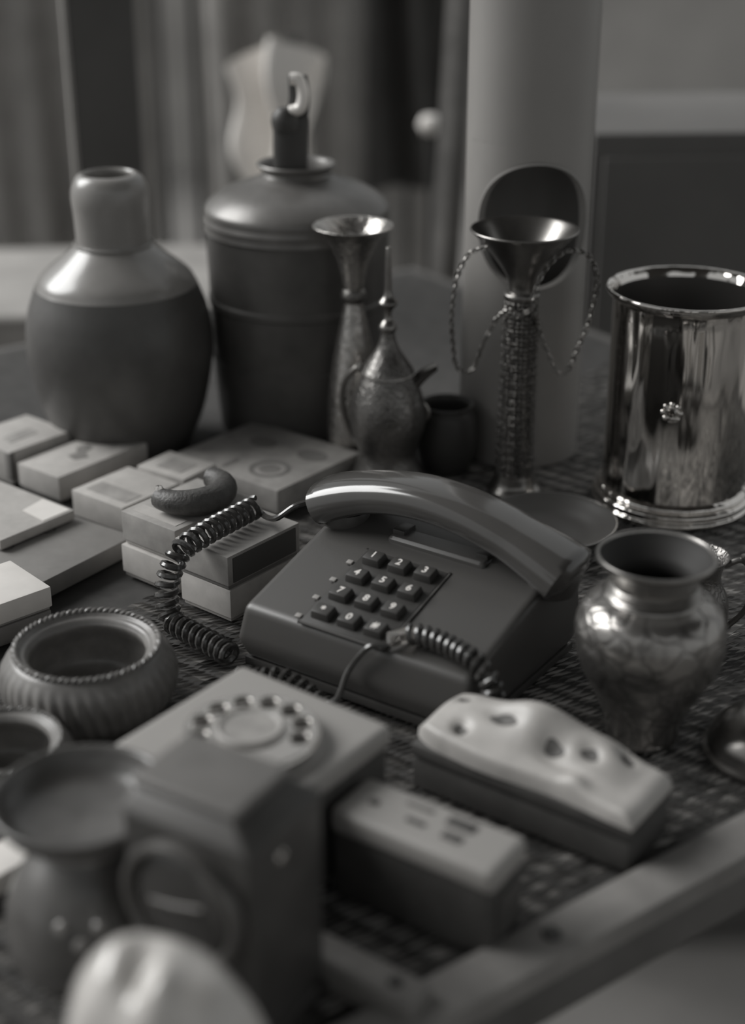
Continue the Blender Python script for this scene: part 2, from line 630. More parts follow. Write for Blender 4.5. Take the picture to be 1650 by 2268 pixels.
# handset: arched grip with two bulging ends
hs = bpy.data.objects.new('handset', None)
grip = MB()
n = 40
pts, rad = [], []
for i in range(n + 1):
    s = i / n
    x = HL * s
    z = 0.0660 + 0.0220 * math.sin(math.pi * s ** 0.92) ** 0.9 - 0.003 * s
    pts.append((x, 0, z))
    e = min(s, 1 - s)
    r = 0.0175 + 0.0030 * (1 - min(1, e / 0.22)) - 0.0012 * math.sin(math.pi * s)
    if e < 0.030:
        r *= math.sqrt(max(0.30, 1 - 0.7 * ((0.030 - e) / 0.030) ** 2.5))
    rad.append(r)
seg = 24
vs, fs = [], []
for i, (p, r) in enumerate(zip(pts, rad)):
    a = Vector(pts[max(0, i - 1)])
    b = Vector(pts[min(n, i + 1)])
    t = (b - a).normalized()
    up = Vector((-t.z, 0, t.x))
    sdv = Vector((0, 1, 0))
    for k in range(seg):
        th = 2 * math.pi * k / seg
        c_, s_ = math.cos(th), math.sin(th)
        ex = 0.62
        cx = math.copysign(abs(c_) ** ex, c_) * r * 1.08
        sz = math.copysign(abs(s_) ** ex, s_) * r * 0.62
        if sz > 0:
            cx *= 1 - 0.22 * (sz / (r * 0.62)) ** 2
        vs.append(Vector(p) + sdv * cx + up * sz)
for i in range(n):
    for k in range(seg):
        k2 = (k + 1) % seg
        fs.append((i * seg + k, i * seg + k2, (i + 1) * seg + k2, (i + 1) * seg + k))
fs += [tuple(reversed(range(seg))), tuple(range(n * seg, (n + 1) * seg))]
handset = MB().add(vs, fs, hm).build('handset', 'phone_gloss', phone, angle=60)
for s, nm in ((0.085, 'ear_cup'), (0.915, 'mouth_cup')):
    cup = MB().lathe([(0, 0.000), (0.010, 0.000), (0.0125, 0.0015), (0.0140, 0.006), (0.0150, 0.012), (0.0140, 0.015), (0, 0.015)], 36,
                     hm @ Matrix.Translation((HL * s, 0.001, 0.0500)))
    cup.build(nm, 'phone_dark', handset)

# dark rail of the handset rest behind
MB().box(0.012, HL * 0.92, 0.018, 0.032, 0.030, 0.058, hm).build('rear_rail', 'phone_dark', phone, bevel=0.003)


def to_phone(p):
    d = Vector(p) - p_c
    return Vector((d.dot(px), d.dot(py), p[2]))


def coil(path, r, wire, pitch, mbx=None, wsec=6):
    pth = cat(path, 24)
    L = [0]
    for a, b in zip(pth, pth[1:]):
        L.append(L[-1] + (b - a).length)
    tot = L[-1]
    turns = int(tot / pitch)
    npt = turns * 12
    out = []
    j = 0
    nx = None
    pt = None
    for i in range(npt + 1):
        s = tot * i / npt
        while j < len(L) - 2 and L[j + 1] < s:
            j += 1
        f = (s - L[j]) / max(1e-9, L[j + 1] - L[j])
        p = pth[j].lerp(pth[j + 1], f)
        t = (pth[min(len(pth) - 1, j + 2)] - pth[max(0, j - 1)]).normalized()
        if nx is None:
            ref = Vector((0, 0, 1)) if abs(t.z) < 0.9 else Vector((1, 0, 0))
            nx = (ref - t * ref.dot(t)).normalized()
        else:
            nx = (nx - t * nx.dot(t)).normalized()
        ny = t.cross(nx)
        a = 2 * math.pi * turns * s / tot
        out.append(p + nx * (r * math.cos(a)) + ny * (r * math.sin(a)))
    mbx = mbx or MB()
    mbx.sweep(out, wire, wsec)
    return mbx


M['cord'] = mat('cord', 0.05, 0.22, coat=0.4)
path = [(-0.070, 0.815, 0.052), (-0.083, 0.797, 0.052), (-0.0975, 0.776, 0.052), (-0.110, 0.762, 0.047), (-0.1175, 0.758, 0.028), (-0.115, 0.752, 0.010),
        (-0.102, 0.738, 0.0085), (-0.086, 0.722, 0.0085), (-0.078, 0.712, 0.0085)]
c1 = coil([to_phone(p) for p in path], 0.0058, 0.0018, 0.0058)
c1.build('coil_cord', 'cord', phone)
st = cat([to_phone(p) for p in [(-0.0385, 0.790, 0.066), (-0.046, 0.788, 0.064), (-0.056, 0.790, 0.056), (-0.064, 0.806, 0.050), (-0.070, 0.815, 0.052)]], 8)
MB().sweep(st, 0.0018, 8).build('cord_lead', 'cord', phone)
path = [(-0.070, 0.690, 0.0075), (-0.060, 0.683, 0.010), (-0.048, 0.678, 0.013), (-0.036, 0.668, 0.011), (-0.026, 0.659, 0.0075)]
coil([to_phone(p) for p in path], 0.0062, 0.0016, 0.0052).build('coil_cord', 'cord', phone)
def lp_(x, d, dz):
    return Vector((x - PW / 2, d - PD / 2, top_z(d - PD / 2) + dz))


lead = cat([to_phone((-0.026, 0.659, 0.010)), to_phone((-0.018, 0.656, 0.016)), lp_(0.078, -0.004, -0.012), lp_(0.088, -0.001, 0.0025), lp_(0.096, 0.005, 0.003), lp_(0.100, 0.010, 0.004)], 8)
MB().sweep(lead, 0.0017, 8).build('cord_lead', 'cord', phone)
plug = MB()
pm = Matrix.Translation(lp_(0.1015, 0.0110, 0.0048)) @ Matrix.Rotation(R(62), 4, 'Z')
plug.box(-0.008, 0.008, -0.003, 0.003, -0.003, 0.0035, pm)
plug.build('cord_plug', 'glass_clear', phone, bevel=0.0008)
path = [lp_(0.105, 0.013, 0.0066), lp_(0.118, 0.014, 0.0066), lp_(0.132, 0.012, 0.0066), lp_(0.146, 0.008, 0.0066), lp_(0.1560, 0.006, 0.000), lp_(0.1590, 0.006, -0.014), lp_(0.1600, 0.007, -0.0315)]
coil(path, 0.0046, 0.0016, 0.0046).build('coil_cord', 'cord', phone)


# ------------------------------------------------------------------ rotary telephone
RA = R(-37)
rx = Vector((math.cos(RA), math.sin(RA), 0))
ry = Vector((-math.sin(RA), math.cos(RA), 0))
r_r = Vector((0.009, 0.5624, 0))
RW, RD, RH = 0.089, 0.086, 0.060
r_c = r_r - rx * RW / 2 - ry * RD / 2
rot = thing('rotary_phone', 'pale square rotary dial telephone body with finger wheel', 'telephone', r_c, RA)
mb = MB()
a, b = RW / 2, RD / 2
mb.box(-a, a, -b, b, RH - 0.011, RH).build('top_cover', 'phone_pale', rot, bevel=0.0040, bseg=4, angle=50)
MB().box(-a + 0.0015, a - 0.0015, -b + 0.0015, b - 0.0015, 0.002, RH - 0.0095).build('body', 'black_box', rot, bevel=0.003, bseg=3)
for fx_ in (-1, 1):
    for fy_ in (-1, 1):
        MB().lathe([(0, 0), (0.005, 0), (0.0055, 0.0025), (0, 0.0025)], 16, Matrix.Translation((fx_ * (a - 0.012), fy_ * (b - 0.012), 0))).build('rubber_foot', 'black_plastic', rot)
dc = Vector((-0.0527, 0.5464, 0)) - r_c
dcx, dcy = dc.dot(rx), dc.dot(ry)
DR = 0.0305
base = MB().lathe([(DR * 1.04, RH - 0.0005), (DR * 1.04, RH + 0.0015), (DR * 0.98, RH + 0.0026), (0, RH + 0.0026)], 64,
                  Matrix.Translation((dcx, dcy, 0)))
base.build('dial_base', 'dial_plate', rot)
holes = [circ(0.0046, 20, 0.0225 * math.cos(R(20 + 30 * k)), 0.0225 * math.sin(R(20 + 30 * k))) for k in range(10)]
fw = plate('finger_wheel', circ(DR * 0.95, 72), holes, 0.0022, 'dial_wheel', rot, 0.0007)
fw.location = (dcx, dcy, RH + 0.0062)
# pressed rims of the finger holes and outer rim, chromed
for k in range(10):
    aa = R(20 + 30 * k)
    rg = MB().torus(0.0050, 0.0008, None, 24, 8).build('finger_hole_rim', 'chrome', fw)
    rg.location = (0.0225 * math.cos(aa), 0.0225 * math.sin(aa), 0.0012)
    nb = MB().lathe([(0, -0.0028), (0.0044, -0.0028), (0.0046, -0.0034)], 18).build('hole_shade', 'ink', fw)  # dark disc paints the shade down in the finger hole
    nb.location = (0.0225 * math.cos(aa), 0.0225 * math.sin(aa), 0)
orim = MB().torus(DR * 0.95, 0.0012, None, 64, 8).build('outer_rim', 'chrome', fw)
cc = MB().lathe([(0.0150, 0.0010), (0.0150, 0.0030), (0.0140, 0.0040), (0.0128, 0.0036), (0.0120, 0.0030), (0, 0.0030)], 48).build('centre_disc', 'dial_card', rot)
cc.location = (dcx, dcy, RH + 0.0062)
stp = MB().sweep(cat([(0.0175, -0.022, 0.001), (0.022, -0.0235, 0.0035), (0.0265, -0.0240, 0.0035), (0.0305, -0.024, 0.0)], 6), 0.0011, 8).build('finger_stop', 'chrome', rot)
stp.location = (dcx, dcy, RH + 0.006)

# ------------------------------------------------------------------ long radio-like box with pale top
SA = R(-34)
sx = Vector((math.cos(SA), math.sin(SA), 0))
sy = Vector((-math.sin(SA), math.cos(SA), 0))
s_f = Vector((0.0476, 0.4765, 0))
SL, SWd = 0.080, 0.030
s_c = s_f - sx * SL / 2 + sy * SWd / 2
rad = thing('portable_player', 'long dark box with pale rounded top plate and dark buttons', 'player', s_c, SA)
MB().box(-SL / 2 + .001, SL / 2 - .001, -SWd / 2 + .001, SWd / 2 - .001, 0, 0.035).build('case', 'black_box', rad, bevel=0.003, bseg=3)
MB().box(-SL / 2, SL / 2, -SWd / 2, SWd / 2, 0.033, 0.045).build('top_plate', 'phone_pale', rad, bevel=0.0042, bseg=4)
for bx_, by_, w_, d_ in ((-0.026, -0.001, .0022, .0016), (-0.008, 0.007, .0065, .0012), (-0.004, -0.003, .0045, .0012), (0.013, 0.006, .0065, .003), (0.014, -0.0035, .0045, .0022)):
    MB().box(-w_, w_, -d_, d_, 0.0445, 0.0460, Matrix.Translation((bx_, by_, 0))).build('button', 'ink_mid' if w_ > .006 and d_ < .002 else 'ink', rad, bevel=0.0006)
MB().box(SL / 2 - 0.002, SL / 2 + 0.0006, -0.0095, 0.0095, 0.008, 0.030).build('end_panel', 'lamp_metal', rad, bevel=0.001)

# ------------------------------------------------------------------ black box with the lumpy pale piece
LA = R(-36)
lx = Vector((math.cos(LA), math.sin(LA), 0))
ly = Vector((-math.sin(LA), math.cos(LA), 0))
l_f = Vector((0.1128, 0.5340, 0))
LW, LD, LH = 0.116, 0.039, 0.0245
l_c = l_f - lx * LW / 2 + ly * LD / 2
bb = thing('black_box', 'black box carrying the lumpy pale plaster piece', 'box', l_c, LA)
MB().box(-LW / 2, LW / 2, -LD / 2, LD / 2, 0, 0.0165).build('body', 'black_box', bb, bevel=0.002)
MB().box(-LW / 2 - 0.0008, LW / 2 + 0.0008, -LD / 2 - .0008, LD / 2 + 0.0008, 0.0172, LH).build('lid', 'black_box', bb, bevel=0.002)


def gs(x, y, cx, cy, sx_, sy_):
    return math.exp(-((x - cx) / sx_) ** 2 - ((y - cy) / sy_) ** 2)


def lump_h(x, y):
    """height above the lid; x along -1..1 (left..right), y depth -1..1"""
    h = 0.0090
    h += 0.0055 * gs(x, y, -0.70, 0.15, 0.34, 0.9)
    h += 0.0165 * gs(x, y, -0.10, 0.50, 0.40, 0.75)
    h += 0.0065 * gs(x, y, 0.50, 0.40, 0.24, 0.70)
    h -= 0.0020 * gs(x, y, 0.85, 0.0, 0.3, 1.2)
    h += 0.0028 * gs(x, y, 0.46, -0.80, 0.10, 0.25)
    for (cx, cy, s1, s2, d) in ((-0.80, 0.45, .07, .20, .0022), (-0.62, -0.52, .07, .20, .0040), (-0.33, 0.10, .15, .20, .0042),
                                (0.14, -0.10, .13, .28, .0048), (0.42, 0.10, .10, .22, .0042), (0.66, 0.62, .07, .16, .0030),
                                (0.28, -0.45, .28, .14, .0020)):
        h -= d * gs(x, y, cx, cy, s1, s2)
    ed = max(abs(x), abs(y) * 0.96)
    if ed > 0.86:
        q = min(1, (ed - 0.86) / 0.14)
        h = 0.001 + (h - 0.001) * math.sqrt(max(0.0, 1 - q * q))
    return h


lump = thing('lumpy_plaster_piece', 'pale lumpy moulded piece with hollows in painted shade lying on the black box', 'ornament', l_c + Vector((0, 0, LH)), LA)
NU, NV = 120, 60
mb = MB()
def lump_xy(u, v):
    x, y = -1 + 2 * u, -1 + 2 * v
    k = 1.0
    if x < -0.7:                        # rounded left end
        k = math.sqrt(max(0.15, 1 - ((-0.7 - x) / 0.42) ** 2))
    X = x * LW / 2 * 1.02
    Y = y * LD / 2 * 1.02 * k + 0.0012 * math.sin(5 * x)
    return X, Y, x, y
def lump_top(u, v):
    X, Y, x, y = lump_xy(u, v)
    return (X, Y, lump_h(x, y))
def lump_bot(u, v):
    X, Y, x, y = lump_xy(u, v)
    return (X, Y, 0.0)
mb.grid(lump_top, NU, NV)
mb.grid(lump_bot, NU, NV)
nb = (NU + 1) * (NV + 1)
for i in range(NU):
    for j in (0, NV):
        a = i * (NV + 1) + j
        mb.f.append((a, a + NV + 1, a + NV + 1 + nb, a + nb))
for j in range(NV):
    for i in (0, NU):
        a = i * (NV + 1) + j
        mb.f.append((a, a + 1, a + 1 + nb, a + nb))
mb.build('moulded_shell', 'pale_plaster', lump, angle=60)
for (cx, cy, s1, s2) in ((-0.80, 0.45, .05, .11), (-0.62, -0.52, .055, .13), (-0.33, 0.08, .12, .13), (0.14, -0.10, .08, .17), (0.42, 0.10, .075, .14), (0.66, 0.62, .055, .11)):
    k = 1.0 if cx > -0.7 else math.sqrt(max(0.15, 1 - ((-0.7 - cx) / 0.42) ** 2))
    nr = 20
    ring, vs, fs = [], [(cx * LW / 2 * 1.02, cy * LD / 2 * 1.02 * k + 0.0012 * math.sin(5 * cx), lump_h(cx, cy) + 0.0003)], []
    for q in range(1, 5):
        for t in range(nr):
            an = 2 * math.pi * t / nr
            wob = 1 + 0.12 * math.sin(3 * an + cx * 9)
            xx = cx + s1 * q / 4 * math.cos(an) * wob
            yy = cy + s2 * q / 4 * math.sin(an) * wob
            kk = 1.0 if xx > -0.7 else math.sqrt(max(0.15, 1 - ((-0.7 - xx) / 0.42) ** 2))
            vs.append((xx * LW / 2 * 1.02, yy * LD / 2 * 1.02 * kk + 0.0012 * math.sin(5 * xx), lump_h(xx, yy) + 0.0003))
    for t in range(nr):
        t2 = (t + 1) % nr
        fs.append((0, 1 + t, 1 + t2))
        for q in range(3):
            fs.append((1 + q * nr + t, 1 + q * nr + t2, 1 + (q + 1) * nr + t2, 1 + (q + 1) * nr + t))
    MB().add(vs, fs).build('painted_hollow', 'hollow_shade', lump)  # dark patch paints shade into the shallow dimple

# ------------------------------------------------------------------ small boxes on the left
def card_box(name, label, category, corner, ang, L, W, z0, z1, m_top, m_side=None, group='small boxes beside the telephone', jut=0.0):
    """corner = nearest corner; L along ang, W along ang+90"""
    d = Vector((math.cos(R(ang)), math.sin(R(ang)), 0))
    w = Vector((-d.y, d.x, 0))
    c = Vector((corner[0], corner[1], 0)) + d * L / 2 + w * W / 2
    t = thing(name, label, category, (c.x, c.y, z0), R(ang), group)
    h = z1 - z0
    lid = MB().box(-L / 2, L / 2, -W / 2, W / 2, h * 0.12, h)
    lid.build('sleeve', m_top, t, bevel=0.0009, bseg=2)
    MB().box(-L / 2 + 0.0012, L / 2 - 0.0012, -W / 2 + 0.0012, W / 2 - 0.0012, 0, h * 0.14).build('tray', m_side or m_top, t, bevel=0.0005)
    return t, L, W, h


def flat_mark(parent, pts, z, m, name='printed_mark'):
    vs = [(x, y, z) for x, y in pts] + [(x, y, z + 0.0003) for x, y in pts]
    n_ = len(pts)
    fs = [tuple(range(n_, 2 * n_)), tuple(reversed(range(n_)))] + [(k, (k + 1) % n_, n_ + (k + 1) % n_, n_ + k) for k in range(n_)]
    return MB().add(vs, fs).build(name, m, parent, smooth=False)


def ring_mark(parent, cx, cy, r0, r1, z, m):
    p = plate('printed_ring', circ(r1, 40, cx, cy), [circ(r0, 40, cx, cy)], 0.0003, m, parent)
    p.location.z = z + 0.0002
    return p


t, L, W, h = card_box('carton', 'pale carton at the left picture edge beside the grey jug', 'box', (-0.2545, 0.9666), 50, 0.056, 0.052, 0.0, 0.025, 'card_pale')
flat_mark(t, [(-0.016, -0.012), (0.010, -0.010), (0.012, 0.002), (-0.014, 0.0)], h, 'card_mid')
MB().box(-L / 2 - 0.0004, -L / 2 + 0.004, -W / 2 - 0.0005, -W / 2 + 0.005, 0.004, h - 0.001).build('dark_band', 'ink_mid', t, bevel=0.0003)
t, L, W, h = card_box('carton', 'pale carton with a dark figure printed on its lid before the jug', 'box', (-0.2148, 0.9364), 52, 0.084, 0.043, 0.0, 0.019, 'card_pale', 'card_mid')
flat_mark(t, [(-0.014, -0.006), (-0.004, -0.010), (0.000, -0.002), (0.010, 0.001), (0.012, 0.008), (0.002, 0.010), (-0.003, 0.003), (-0.012, 0.003)], h, 'card_grey')
flat_mark(t, [(0.018, -0.010), (0.034, -0.010), (0.034, -0.004), (0.018, -0.004)], h, 'card_mid')
t, L, W, h = card_box('matchbox', 'plain pale matchbox between printed carton and bracelet box', 'box', (-0.1625, 0.8814), 52, 0.052, 0.049, 0.0, 0.021, 'card_pale', 'card_mid')
flat_mark(t, [(-0.019, -0.02), (-0.004, -0.02), (-0.004, 0.018), (-0.019, 0.018)], h, 'card_mid', 'printed_panel')
t, L, W, h = card_box('matchbox', 'small flat pale box behind the dark bracelet', 'box', (-0.1278, 0.926), 55, 0.034, 0.043, 0.0, 0.022, 'card_pale')
flat_mark(t, [(-0.010, -0.012), (0.008, -0.012), (0.008, 0.010), (-0.010, 0.010)], h, 'card_mid', 'printed_panel')
t, L, W, h = card_box('matchbox', 'pale box under the dark bracelet, upper of its stack', 'box', (-0.1174, 0.7997), 51, 0.066, 0.047, 0.0215, 0.043, 'card_mid', 'card_mid')
flat_mark(t, [(-0.028, -0.019), (-0.018, -0.019), (-0.018, 0.019), (-0.028, 0.019)], h, 'card_pale', 'printed_panel')
t, L, W, h = card_box('matchbox', 'pale box at the bottom of the stack below the bracelet', 'box', (-0.1186, 0.7985), 51, 0.066, 0.047, 0.0, 0.0210, 'card_pale', 'card_mid')
t, L, W, h = card_box('matchbox', 'pale topped box with dark side under the coiled cord, upper of two', 'box', (-0.0830, 0.7640), 51, 0.062, 0.043, 0.0215, 0.0430, 'card_mid', 'ink_mid')
MB().box(-L / 2 + 0.004, L / 2 - 0.004, -W / 2 - 0.0006, -W / 2 + 0.001, 0.004, h - 0.002).build('striking_strip', 'ink', t, smooth=False)
t, L, W, h = card_box('matchbox', 'pale box beside the telephone corner, lower of two under the cord', 'box', (-0.0824, 0.7650), 51, 0.060, 0.041, 0.0, 0.0210, 'card_pale', 'card_mid')

t, L, W, h = card_box('tape_box', 'large flat tape box with printed dark discs and ring', 'box', (-0.0640, 0.9160), 51, 0.088, 0.102, 0.0, 0.018, 'card_mid', 'card_pale')
flat_mark(t, [(0.015 + 0.0085 * math.cos(R(15 * k)), 0.016 + 0.0115 * math.sin(R(15 * k))) for k in range(24)], h, 'ink_mid', 'printed_disc')
flat_mark(t, [(0.018 + 0.009 * math.cos(R(15 * k)), -0.028 + 0.012 * math.sin(R(15 * k))) for k in range(24)], h, 'ink_mid', 'printed_disc')
ring_mark(t, -0.019, -0.021, 0.0115, 0.0145, h, 'ink_mid')
flat_mark(t, [(-0.019 + 0.0075 * math.cos(R(15 * k)), -0.021 + 0.0075 * math.sin(R(15 * k))) for k in range(24)], h, 'card_grey', 'printed_disc')
flat_mark(t, [(-0.036, 0.006), (-0.020, 0.006), (-0.020, 0.010), (-0.036, 0.010)], h, 'card_grey')

t, L, W, h = card_box('paper_case', 'flat white case with bright corner at the left picture edge', 'case', (-0.2309, 0.8325), 51, 0.060, 0.090, 0.0135, 0.021, 'card_pale', 'card_mid')
flat_mark(t, [(0.006, -0.043), (0.028, -0.043), (0.028, -0.016), (0.008, -0.020)], h, 'card_white', 'white_label')
t, L, W, h = card_box('cassette_case', 'dark grey flat cassette case with two round holes', 'cassette', (-0.2042, 0.782), 55, 0.091, 0.080, 0.0, 0.0130, 'card_grey')
for hx, hy in ((-0.012, 0.014), (0.020, 0.010)):
    MB().lathe([(0, -0.0008), (0.0028, -0.0008), (0.0040, 0.0004), (0.0046, 0.0002)], 24, Matrix.Translation((hx, hy, h))).build('spool_hole', 'ink', t)
t, L, W, h = card_box('cigarette_case', 'bright pale case lying above the carved bowl at left edge', 'case', (-0.2171, 0.73), 42, 0.044, 0.046, 0.0125, 0.027, 'card_white', 'card_mid')
t, L, W, h = card_box('cigarette_case', 'grey case underneath the bright pale case at left edge', 'case', (-0.2195, 0.728), 42, 0.046, 0.046, 0.0, 0.0122, 'card_grey', 'ink_mid')
t, L, W, h = card_box('white_case', 'white case behind the waist of the dark goblet', 'case', (-0.168, 0.510), 48, 0.060, 0.020, 0.0, 0.012, 'card_white', 'card_mid')

# dark curved cuff bracelet on the box stack
cuff = thing('cuff_bracelet', 'dark open leather cuff bracelet lying on the pale boxes', 'bracelet', (-0.1130, 0.842, 0.0432), R(10))
mb = MB()
pts = []
for i in range(33):
    a_ = R(-150 + 200 * i / 32)
    pts.append((0.0215 * math.cos(a_), 0.0215 * math.sin(a_), 0.0088))
mb.sweep(pts, [0.0086 * (0.75 + 0.25 * math.sin(math.pi * i / 32)) for i in range(33)], 16, up=(0, 0, 1))
mb.build('band', 'leather', cuff)
MB().lathe([(0, 0.0025), (0.0020, 0.0018), (0.0028, 0), (0, 0)], 16, Matrix.Translation((0.0215 * math.cos(R(-150)) - 0.0, 0.0215 * math.sin(R(-150)), 0.0146))).build('stud', 'chrome', cuff)

# ------------------------------------------------------------------ grey two-tone jug
jug = thing('stoneware_jug', 'big two-tone stoneware jug, pale shoulder and dark belly', 'jug', (-0.186, 1.0532, 0))
JP = [(0.0, 0.0), (0.046, 0.0), (0.0485, 0.002), (0.0595, 0.0274), (0.0671, 0.0631), (0.0682, 0.0841), (0.0650, 0.1045), (0.0585, 0.1225)]
MB().lathe([(0, 0.0)] + smp(JP[1:], 6), 72).build('belly', 'glaze_dark', jug)
SPn = [(0.0583, 0.1225), (0.0523, 0.1317), (0.0308, 0.1490), (0.0268, 0.1525)]
MB().lathe(smp(SPn, 6), 72).build('shoulder', 'glaze_grey', jug)
NP = [(0.0268, 0.1520), (0.0262, 0.1560), (0.0268, 0.1745), (0.0276, 0.1850), (0.0268, 0.1930), (0.0236, 0.1995), (0.0196, 0.2022), (0.0180, 0.2015), (0.0175, 0.198), (0.0205, 0.185), (0.021, 0.158), (0.0, 0.156)]
MB().lathe(smp(NP, 5), 64).build('neck', 'glaze_grey', jug)
MB().torus(0.0277, 0.0012, Matrix.Translation((0, 0, 0.1525)), 64, 8).build('neck_ring', 'glaze_grey', jug)

# ------------------------------------------------------------------ dark milk-can
can = thing('metal_can', 'large dark metal can with sloping shoulder and rolled mouth', 'can', (-0.0557, 1.0963, 0))
MB().lathe([(0, 0), (0.0605, 0), (0.0625, 0.002), (0.0640, 0.020), (0.0656, 0.0485), (0.0668, 0.098)], 72).build('lower_body', 'can_dark', can)
MB().lathe([(0.0668, 0.098), (0.0682, 0.0995), (0.0682, 0.1035), (0.0671, 0.105), (0.0676, 0.125), (0.0683, 0.1475), (0.0685, 0.152)], 72).build('upper_body', 'can_dark', can)
MB().lathe([(0.0685, 0.152), (0.0700, 0.154), (0.0690, 0.1575), (0.0702, 0.161), (0.0690, 0.164)] + smp([(0.0690, 0.164), (0.0677, 0.1711), (0.0548, 0.1811), (0.0345, 0.1885), (0.0262, 0.1925)], 5), 72).build('shoulder', 'can_grey', can)
MB().lathe([(0.0262, 0.1920), (0.0250, 0.1945), (0.0262, 0.1975), (0.0285, 0.1990), (0.0290, 0.2002), (0.0280, 0.2012), (0.0255, 0.2002), (0.0235, 0.1970), (0.0228, 0.188), (0.0, 0.186)], 56).build('mouth', 'can_grey', can)
MB().torus(0.0662, 0.0010, Matrix.Translation((0, 0, 0.058)), 64, 8).build('hoop', 'can_dark', can)

# dark upright handle with bright plate standing in the can mouth
hd_ = thing('upright_handle', 'dark upright handle with bright metal plate standing in the can mouth', 'handle', (-0.0590, 1.0850, 0.186))
MB().sweep(cat([(0.0, 0, 0), (0.0, 0, 0.03), (0.001, 0, 0.050)], 6), 0.0125, 20, up=(0, 1, 0), flat=0.55).build('shaft', 'iron', hd_)
MB().lathe([(0, 0.010), (0.006, 0.009), (0.0095, 0.005), (0.0105, 0.0), (0.0095, -0.006), (0, -0.006)], 28, Matrix.Translation((-0.003, -0.002, 0.047))).build('knob', 'iron', hd_)
MB().sweep(cat([(0.004, 0, 0.048), (0.007, 0, 0.062), (0.006, 0.001, 0.078)], 8), [0.0085 - 0.0001 * i for i in range(17)], 16, up=(0, 1, 0), flat=0.35).build('blade', 'iron', hd_)
pl_ = cat([(0.001, -0.0045, 0.054), (0.008, -0.0055, 0.057), (0.010, -0.0055, 0.067), (0.007, -0.005, 0.076), (0.001, -0.0045, 0.0765)], 8)
MB().sweep(pl_, 0.0042, 12).build('bright_clasp', 'bright_metal', hd_)

# ------------------------------------------------------------------ engraved silver trumpet vase
sv = thing('silver_vase', 'slim silvery trumpet vase with flared mouth behind the coffee pot', 'vase', (-0.0133, 1.0129, 0))
MB().lathe([(0, 0)] + smp([(0.0200, 0.0), (0.0205, 0.004), (0.0190, 0.008), (0.0195, 0.0249), (0.0179, 0.0563), (0.0128, 0.0902), (0.0072, 0.1168), (0.0068, 0.1215)], 5), 48).build('body', 'silver', sv)
MB().lathe(smp([(0.0068, 0.1205), (0.0086, 0.1230), (0.0090, 0.1260), (0.0080, 0.1290), (0.0066, 0.1305)], 4), 40).build('collar', 'old_brass', sv)
MB().lathe(smp([(0.0068, 0.1295), (0.0085, 0.1400), (0.0119, 0.1524), (0.0190, 0.1655), (0.0242, 0.1714), (0.0275, 0.1738), (0.0280, 0.1748), (0.0270, 0.1750), (0.0235, 0.1722), (0.0180, 0.1660), (0.0105, 0.1520), (0.0060, 0.1380), (0.0, 0.1370)], 5), 56).build('flared_mouth', 'silver', sv)

# ------------------------------------------------------------------ brass coffee pot
da = thing('brass_coffee_pot', 'dark brass coffee pot with beak spout and tall finial lid', 'coffee pot', (0.0105, 0.9700, 0))
MB().lathe([(0, 0)] + smp([(0.0285, 0.0), (0.0297, 0.003), (0.0255, 0.0090), (0.0225, 0.0150), (0.0202, 0.0248), (0.0225, 0.0340), (0.0262, 0.0456), (0.0258, 0.0600), (0.0215, 0.0745), (0.0176, 0.0830)], 5), 48).build('body', 'old_brass', da)
MB().lathe(smp([(0.0182, 0.0822), (0.0186, 0.0840), (0.0150, 0.0900), (0.0085, 0.0997), (0.0055, 0.1070), (0.0046, 0.1120)], 5) , 40).build('lid', 'old_brass', da)
MB().lathe(smp([(0.0046, 0.1115), (0.0062, 0.1155), (0.0045, 0.1190), (0.0028, 0.1215), (0.0028, 0.1270), (0.0062, 0.1315), (0.0062, 0.1335), (0.0030, 0.1385), (0.0024, 0.1500), (0.0017, 0.1690), (0.0, 0.1700)], 5), 28).build('finial', 'brass_plain', da)
MB().torus(0.0183, 0.0011, Matrix.Translation((0, 0, 0.083)), 40, 8).build('rim_ring', 'brass_plain', da)
# beak: open crescent trough on the right
def beak(u, v):
    a_ = -1.0 + 2.0 * v
    x = 0.010 + 0.024 * u
    z = 0.066 + 0.022 * u + 0.004 * math.sin(math.pi * u)
    wd = 0.0095 * (1 - 0.55 * u)
    dp = 0.013 * (1 - 0.75 * u)
    return (x, wd * math.sin(a_ * 1.57), z - dp * math.cos(a_ * 1.57))
mb = MB().grid(beak, 14, 14)
mb.grid(lambda u, v: (beak(u, v)[0] - 0.0004, beak(u, v)[1] * 0.86, beak(u, v)[2] + 0.0016), 14, 14)
mb.build('beak_spout', 'brass_plain', da)
MB().sweep(cat([(0.0255, 0.002, 0.0465), (0.0285, 0.0, 0.052), (0.0270, 0, 0.058), (0.0235, 0, 0.062)], 6), 0.0015, 8).build('spout_scroll', 'brass_plain', da)
# handle on the left side
MB().sweep(cat([(-0.0175, 0.004, 0.0835), (-0.0215, 0.006, 0.0845), (-0.0300, 0.010, 0.0720), (-0.0310, 0.011, 0.0520), (-0.0250, 0.008, 0.0330), (-0.0200, 0.005, 0.0290)], 8), 0.0022, 10).build('handle', 'brass_plain', da)
MB().lathe([(0, 0.004), (0.002, 0.003), (0.003, 0), (0.002, -0.003), (0, -0.004)], 14, Matrix.Translation((-0.0195, 0.004, 0.0855))).build('thumb_rest', 'brass_plain', da)

